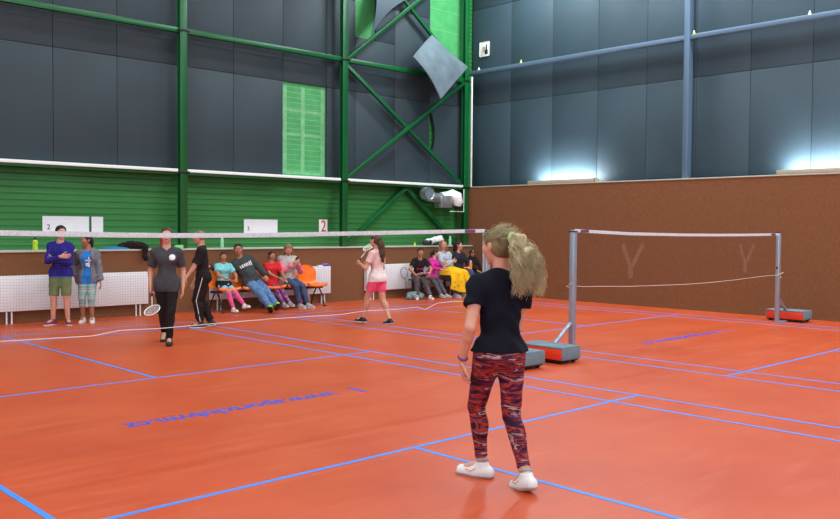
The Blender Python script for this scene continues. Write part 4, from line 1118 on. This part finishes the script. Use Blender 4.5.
    # 10 — girl in pink shorts
    P = Person('person', 'girl in bright pink shorts with long brown hair striding left', (5.26, 4.42), -RT*.86+FW*.5, 1.52, res=.0075, g=.96,
        pel=(0, 0, .775), lean=(0, .05), aL=(-.05, .26, .07), aR=(.05, -.22, .075), toeL=(0, 0), toeR=(-18, -8), head=(0, -4, 0), hL=(-.14, .26, 1.02), eL=(-.5, -1, -.3), fdL=(.25, .9, .3), pnL=(1, -.2, 0), curlL=1.1,
        hR=(.14, .24, 1.0), eR=(.5, -1, -.3), fdR=(-.3, .9, .3), pnR=(-1, 0, 0), curlR=1.0)
    P.body('skin', True); K('hotpink', (240, 84, 124)); 
    M['blush'] = banded('white_to_peach_shirt', [(0, (224, 186, 180)), (.5, (232, 214, 212)), (1, (240, 238, 238))], .28, 'Z', 1, 2, 4)
    P.pants('hotpink', .62, .07, .012, .010, name='shorts', noise=.004); P.shirt('blush', .6, .04, .013, True, taper=.01, flare=.006, noise=.003)
    P.shoes('shoe_k', 'sole_w', 'sole_w', 'sock')
    P.hair('h_brown', 1.07, -.5, [((0, -.38, .1), (0, -.52, -.4), .24, .26), ((0, -.52, -.4), (0, -.60, -1.1), .26, .24), ((0, -.60, -1.1), (0, -.66, -1.75), .24, .10)], noise=.004)
    pw = P.palm['L']; racket('racket', 'racket raised before the face of the girl in pink shorts', W(P, pw[0]), basis(Wd(P, (.35, 1, 0)), Wd(P, (.8, .15, .42))), M['white'])

    # seated people -------------------------------------------------------
    def seat(name_label, x, H, y=7.95, **k):
        d = dict(pel=(0, 0, .445+.058*H), res=.0085); d.update(k); fc = d.pop('face', (0, -1))
        return Person('person', name_label, (x, y), fc, H, **d)
    P = seat('girl in a mint shirt and pink leggings at the left end of the bench', 4.44, 1.30, g=.95, aL=(-.16, .50, .14), aR=(.02, .40, .075), toeL=(10, 10), toeR=(0, 5), lean=(0, .02), twist=-22, head=(-4, -6, 0),
        hL=(-.10, .30, .62), eL=(-.8, -.6, -.2), fdL=(.5, .8, -.1), pnL=(0, 0, -1), thL=(1, 0, 0), hR=(.10, .27, .64), eR=(.8, -.6, -.2), fdR=(-.5, .8, -.1), pnR=(0, 0, -1), thR=(-1, 0, 0))
    P.body('skin_tan', True); K('mint', (120, 206, 208)); K('pinklegs', (226, 84, 140)); K('paleblue', (158, 192, 206))
    P.pants('pinklegs', 1.92, .05, .006, name='leggings'); P.pants('paleblue', 1.0, .055, .012, name='over_trousers'); P.pants('blackcloth', .45, .06, .018, name='shorts'); P.shirt('mint', .6, .04, .013, taper=.012, noise=.003)
    P.decal('white', lambda u, v: np.maximum(np.abs(u)-.05, np.abs(v)-.02), (0, .12), 'shirt_print')
    P.shoes('shoe_w', 'sole_w', 'sock'); P.hair('h_dark', 1.06, -.2, [((0, -.42, .15), (0, -.6, .0), .14, .15)])

    P = seat('man in a dark grey hooded sweatshirt and jeans stretching out his legs', 5.02, 1.74, g=1.04, pel=(0, .12, .53), lean=(.36, -.42), twist=-18, aL=(-.04, .92, .115), aR=(.08, .86, .10), toeL=(-25, 32), toeR=(-38, 28), kL=(0, .3, 1), kR=(0, .3, 1), head=(-14, 0, 4),
        hL=(-.20, .28, .66), eL=(-.9, -.4, -.3), fdL=(.4, .9, -.3), pnL=(0, -.2, -1), thL=(1, 0, 0), hR=(.78, -.165, .86), eR=(.3, -.6, -.7), fdR=(1, -.1, -.35), pnR=(0, -.2, -1), thR=(0, 1, 0), belly=1)
    P.body('skin_tan'); K('hoodie', (58, 66, 68)); M['jeans'] = banded('blue_jeans', [(.2, (58, 88, 130)), (.55, (88, 124, 168)), (.85, (134, 166, 200))], 7, noise_only=True, rough=.85); M['darkjeans'] = banded('dark_jeans', [(.2, (38, 56, 88)), (.85, (74, 98, 136))], 7, noise_only=True, rough=.85)
    P.pants('jeans', 1.97, .06, .014, .01, name='jeans', noise=.004); P.shirt('hoodie', 1.95, .05, .022, name='hooded_sweatshirt', noise=.005, res=.008)
    def logo(u, v):
        d = np.full(u.shape, 9.)
        for x0, w_, h_ in ((-.125, .016, .05), (-.085, .02, .038), (-.045, .012, .034), (-.01, .02, .032), (.03, .014, .03), (.07, .022, .034), (.108, .014, .03)): d = np.minimum(d, np.maximum(np.abs(u-x0)-w_*.72, np.abs(v-.01)-h_))
        return d
    P.decal('white', logo, (-.01, .35), 'chest_print')
    hd = Blob().add(RC(P.nb-P.x*.07-P.f*.07, P.nb+P.x*.07-P.f*.07, .05, .05), 0).add(RC(P.nb-P.x*.075-P.f*.06, P.nb-P.x*.065+P.f*.02, .042, .03), .02).add(RC(P.nb+P.x*.075-P.f*.06, P.nb+P.x*.065+P.f*.02, .042, .03), .02); blob_obj('hood', hd, M['hoodie'], P.root, .008)
    P.shoes('neon', 'sole_k', 'shoe_k'); P.hair('h_dark', 1.05, -.12, noise=.002)

    P = seat('girl in a red shirt and purple checked leggings on the orange bench', 5.54, 1.28, g=.94, aL=(-.12, .54, .075), aR=(.02, .52, .075), twist=-15, head=(8, 0, 0), hL=(-.12, .30, .58), eL=(-.8, -.6, -.2), fdL=(.2, .9, -.3), pnL=(0, 0, -1), thL=(1, 0, 0),
        hR=(.02, .26, .62), eR=(.8, -.6, -.2), fdR=(-.5, .8, -.2), pnR=(0, 0, -1), thR=(-1, 0, 0))
    P.body('skin_tan', True); K('redshirt', (212, 36, 44))
    M['plaid'] = banded('purple_checked_leggings', [(0, (98, 40, 104)), (.5, (132, 62, 134)), (.7, (206, 150, 190)), (1, (90, 40, 100))], 14, 'DIAGONAL', 2, 2, 4)
    P.pants('plaid', 1.92, .06, .007, name='leggings'); P.shirt('redshirt', .65, .04, .013, taper=.012); P.shoes('shoe_g', 'sole_w', 'sole_w'); P.hair('h_dark', 1.06, -.3, [((0, -.42, .1), (.0, -.6, -.1), .15, .12), ((0, -.58, -.1), (0, -.55, -.6), .12, .06)])

    P = seat('woman in a pale vest with pink sleeves looking at a phone', 5.93, 1.58, g=.98, aL=(-.16, .48, .075), aR=(-.02, .40, .075), toeL=(12, 0), toeR=(4, 0), lean=(0, .03), twist=-20, head=(-6, -26, 0), hL=(-.07, .27, .88), eL=(-.7, -.3, -1), fdL=(.35, .6, .6), pnL=(.5, -.6, .4), curlL=.8,
        hR=(.07, .27, .87), eR=(.7, -.3, -1), fdR=(-.35, .6, .6), pnR=(-.5, -.6, .4), curlR=.8)
    P.body('skin', True); K('vest', (186, 180, 174)); K('pinksleeve', (236, 128, 152))
    P.pants('darkjeans', 1.9, .06, .011, .004, name='jeans', noise=.003); P.shirt('pinksleeve', 1.95, .03, .016, True, name='jacket', noise=.004); P.shirt('vest', .12, .06, .028, True, name='vest', noise=.005)
    cl = Blob().add(RC(P.nb-P.x*.06, P.nb+P.x*.06, .05, .05), 0).add(RC(P.nb-P.x*.06-P.f*.05, P.nb+P.x*.06-P.f*.05, .055, .055), .03).add(RC(P.nb-P.x*.05+P.f*.05, P.nb+P.x*.05+P.f*.05-P.t*.02, .035, .035), .03); cl.noise = .004; blob_obj('collar', cl, M['vest'], P.root, .008)
    P.shoes('shoe_g', 'sole_w', 'sole_w', 'sock'); P.hair('h_sand', 1.07, -.5, [((.34, -.05, .1), (.36, .0, -.55), .14, .12), ((-.34, -.05, .1), (-.36, .0, -.55), .14, .12), ((0, -.38, .0), (0, -.4, -.6), .22, .2)])
    c = (P.palm['L'][0]+P.palm['R'][0])/2; o = thing('phone', 'dark phone held by the woman in the pale vest', 'phone', tuple(W(P, c+np.array([0, .0, .03]))), PI); o.rotation_euler = (math.radians(-35), 0, PI)
    MB().box((-.036, -.004, -.07), (.036, .004, .07)).build('case', M['black'], o, bevel=.004); MB().box((-.032, -.0052, -.064), (.032, -.004, .064)).build('screen', M['iris'], o)

    # second bench
    P = seat('girl in a black shirt with pink print leaning forward with a booklet', 9.60, 1.42, g=.95, face=(-.5, -.86), aL=(-.17, .50, .07), aR=(.13, .46, .07), toeL=(12, 0), toeR=(-12, 0), lean=(0, .5), head=(0, -4, 0), hL=(-.16, .42, .56), eL=(-.8, .1, -.5), fdL=(.5, .8, -.3), pnL=(0, -.3, -1), thL=(1, 0, 0),
        hR=(.15, .40, .56), eR=(.8, .1, -.5), fdR=(-.5, .8, -.3), pnR=(0, -.3, -1), thR=(-1, 0, 0))
    P.body('skin_tan', True); K('greytrack', (82, 80, 88)); P.pants('greytrack', 1.92, .06, .014, .008, noise=.004); P.shirt('blackcloth', .65, .04, .014, taper=.012)
    M['pinkprint'] = simple('pink_print', (206, 50, 130), .7); P.decal('pinkprint', lambda u, v: np.maximum(np.minimum(np.abs(np.abs(u)-.05)-.016, np.abs(v-.5*np.abs(u))-.010), np.maximum(np.abs(u)-.085, np.abs(v)-.035)), (0, .22), 'shirt_print')
    P.shoes('shoe_w', 'sole_w', 'sock'); P.hair('h_dark', 1.06, -.3, [((0, -.42, .1), (0, -.56, -.2), .16, .14)])
    o = thing('booklet', 'open booklet held by the girl in the black shirt', 'booklet', tuple(W(P, (0, .50, .58))), PI); MB().grid(lambda u, v: (-.15+.3*u, -.1+.2*v, .02*abs(2*u-1)**.6-.02+.05*v), 12, 4).build('pages', M['paper'], o, thick=.006)
    racket('racket', 'dark racket leaning on the radiator beside the girl in the black shirt', (9.36, 8.04, .06), basis((1, 0, 0), (-.05, .18, 1)), M['black'])

    P = seat('small girl in a magenta top leaning on the woman with the blanket', 10.02, 1.26, g=.95, aL=(-.10, .42, .07), aR=(.08, .44, .07), toeL=(20, 0), lean=(-.20, .10), head=(40, -10, -12), hL=(-.22, .22, .70), eL=(-.5, -.6, -.5), fdL=(-.8, .5, .1), pnL=(0, 0, -1), thL=(0, 1, 0), hR=(-.06, .28, .66), eR=(.8, -.3, -.5), fdR=(-.9, .5, .1), pnR=(0, -.2, -1), thR=(0, 0, 1))
    P.body('skin', True); K('magenta', (206, 44, 148)); P.pants('greytrack', 1.92, .06, .012, .006); P.shirt('magenta', 1.93, .04, .015, noise=.004); P.shoes('shoe_g', 'sole_w', 'sole_w'); P.hair('h_dark', 1.07, -.3, [((0, -.42, .1), (0, -.6, -.1), .15, .13), ((0, -.58, -.1), (0, -.56, -.6), .13, .06)])

    P = seat('woman in a pale grey jumper with a yellow blanket over her legs', 10.42, 1.66, g=1.0, aL=(-.18, .50, .075), aR=(.06, .48, .075), twist=-15, head=(-12, -2, 0), hL=(.06, .20, .80), eL=(-1, -.2, -.6), fdL=(1, .1, .05), pnL=(0, -1, 0), thL=(0, 0, 1), hR=(-.10, .23, .84), eR=(1, -.2, -.6), fdR=(-1, .1, .05), pnR=(0, -1, 0), thR=(0, 0, 1))
    P.body('skin', True); K('palegrey', (168, 182, 190)); P.pants('greytrack', 1.92, .06, .012); P.shirt('palegrey', 1.94, .05, .022, True, noise=.005, name='jumper'); P.shoes('shoe_g', 'sole_w', 'sole_w')
    MB().tube([P.nb+P.f*.09-P.t*.005-P.x*.02, P.nb+P.f*.115-P.t*.09, P.nb+P.f*.09-P.t*.005+P.x*.02], .004, 6).build('necklace', M['black'], P.root)
    P.hair('h_sand', 1.08, -.5, [((.34, -.05, .1), (.40, .0, -.55), .15, .14), ((-.34, -.05, .1), (-.40, .0, -.55), .15, .14), ((0, -.38, .0), (0, -.4, -.65), .24, .24)], noise=.005)
    prof = np.array([(.13, .73), (.20, .715), (.30, .69), (.42, .675), (.50, .655), (.56, .60), (.59, .50), (.61, .38), (.62, .25), (.63, .13)]); dd = np.r_[0, np.cumsum(np.linalg.norm(np.diff(prof, axis=0), axis=1))]; dd /= dd[-1]
    def bl(u, v):
        y = np.interp(v, dd, prof[:, 0]); z = np.interp(v, dd, prof[:, 1]); q = 2*u-1; x = -.08+q*(.29+.06*v)
        z -= .05*abs(q)**3*(1-v)+ (.06*q*q+.03*q)*max(0, v-.7)/.3*-1; z -= .02*math.cos(q*5)*(v < .5)*0
        y += .03*math.sin(q*9+2*v)*max(0, v-.35)*1.4 - .10*abs(q)**3*max(0, v-.3); z = z-.30*max(0, abs(q)-.78)/.22*(1-v)*.5
        return (x, y, z)
    M['yellow'] = simple('yellow_blanket', (238, 184, 24), .9, 0, .15, .5, 60, .1, 10)
    o = MB().grid(bl, 40, 44).build('blanket', M['yellow'], thick=.012); o.location = (10.40, 7.95, 0); o.rotation_euler = (0, 0, PI); tag(o, 'yellow blanket spread over the knees of the woman in pale grey', 'blanket')
    fl_ = MB(); r = np.random.default_rng(9)
    for i in range(16):
        u, v = r.uniform(.1, .9), r.uniform(.1, .92); p = np.array(bl(u, v)); n_ = nz(np.cross(np.array(bl(u+.01, v))-p, np.array(bl(u, v+.01))-p)); n_ = n_*(1 if (n_[1]+n_[2]) > 0 else -1)
        fl_.lathe([(.001, -.001), (.016, 0), (.012, .002), (.001, .002)], n=8)
        k = 32; e1 = nz(np.cross(n_, (1, 0, 0.1))); e2 = np.cross(n_, e1)
        fl_.v[-k:] = [tuple(p+n_*(q[2]+.0135)+e1*q[0]+e2*q[1]) for q in fl_.v[-k:]]
    fl_.build('dark_motifs', simple('blanket_motif', (120, 106, 40), .9), o)

    P = seat('woman in a dark navy jumper and jeans looking right with crossed legs', 10.92, 1.62, y=7.93, g=.98, aL=(-.02, .46, .08), aR=(-.16, .56, .24), toeR=(8, -10), kR=(-.2, .6, 1), head=(30, 2, 0), hL=(-.10, .28, .70), eL=(-1, -.3, -.4), fdL=(.7, .7, -.1), pnL=(0, 0, -1), thL=(1, 0, 0), hR=(.06, .26, .68), eR=(1, -.3, -.4), fdR=(-.7, .7, 0), pnR=(0, 0, -1), thR=(-1, 0, 0))
    P.body('skin', True); K('darknavy', (30, 34, 46)); P.pants('darkjeans', 1.9, .06, .012, .004, name='jeans'); P.shirt('darknavy', 1.94, .05, .02, True, name='jumper', noise=.004); P.shoes('shoe_g', 'sole_w', 'sole_w', 'sock')
    P.hair('h_dark', 1.07, -.5, [((0, -.38, .05), (0, -.46, -.5), .24, .2), ((.3, -.12, .0), (.28, -.2, -.5), .14, .12)])

    o = thing('drink_bottle', 'orange bottle held by the dark navy woman', 'bottle', tuple(W(P, P.palm['L'][0]+np.array([-.03, .02, -.04]))))
    MB().lathe([(.032, 0), (.035, .01), (.035, .16), (.02, .19)], n=16).build('flask', M['orangeb'], o); MB().lathe([(.021, .185), (.021, .215), (.012, .22)], n=14).build('cap', M['white'], o)

    P = seat('child in black with a black cap at the far end of the bench', 11.44, 1.22, g=.95, aL=(-.10, .42, .07), aR=(.06, .42, .07), twist=-15, head=(-15, -8, 0), hL=(-.09, .30, .58), eL=(-.8, -.5, -.3), fdL=(.4, .8, -.3), pnL=(0, 0, -1), thL=(1, 0, 0), hR=(.08, .28, .58), eR=(.8, -.5, -.3), fdR=(-.4, .8, -.3), pnR=(0, 0, -1), thR=(-1, 0, 0))
    P.body('skin'); P.pants('blackcloth', 1.92, .06, .014); P.shirt('blackcloth', 1.93, .04, .018, name='hooded_jacket', noise=.004); P.shoes('shoe_k', 'sole_w', 'sole_w')
    hd = Blob().add(EL(P.hp((0, -.06, .08)), np.array([.42, .48, .5])*P.hh, P.HM), 0).add(RC(P.nb-P.x*.05, P.nb+P.x*.05, .06, .06), .05); hd.minus(EL(P.hp((0, .42, -.08)), np.array([.27, .45, .40])*P.hh, P.HM)); blob_obj('hood', hd, M['blackcloth'], P.root, .007)
    cp = Blob().add(EL(P.hp((0, -.0, .18)), np.array([.41, .47, .40])*P.hh, P.HM), 0); cp.plane(P.hp((0, 0, .22)), nz(np.array([0, .12, -1.])@P.HM)); o = blob_obj('cap', cp, M['shoe_k'], P.root, .006)
    br = Blob().add(EL(P.hp((0, .50, .20)), np.array([.30, .28, .035])*P.hh, P.HM), 0); blob_obj('cap_brim', br, M['shoe_k'], o, .0055)
    mk = Blob().add(EL(P.hp((0, .40, .36)), np.array([.10, .10, .06])*P.hh, P.HM), 0); blob_obj('cap_badge', mk, M['white'], o, .005)


LAMP = 150; WASH = 66; FILL = 3.0
build_materials(); build_hall(); build_lights(); build_camera(); build_nets(); build_fittings(); build_small_things(); build_benches(); build_people()
wd = bpy.data.worlds.new('world'); S.world = wd; wd.use_nodes = True
wd.node_tree.nodes['Background'].inputs[0].default_value = (.6, .7, .8, 1); wd.node_tree.nodes['Background'].inputs[1].default_value = .05
v = S.view_settings; v.view_transform = 'Standard'; v.look = 'None'; v.gamma = 1; v.exposure = -.1; v.use_curve_mapping = False
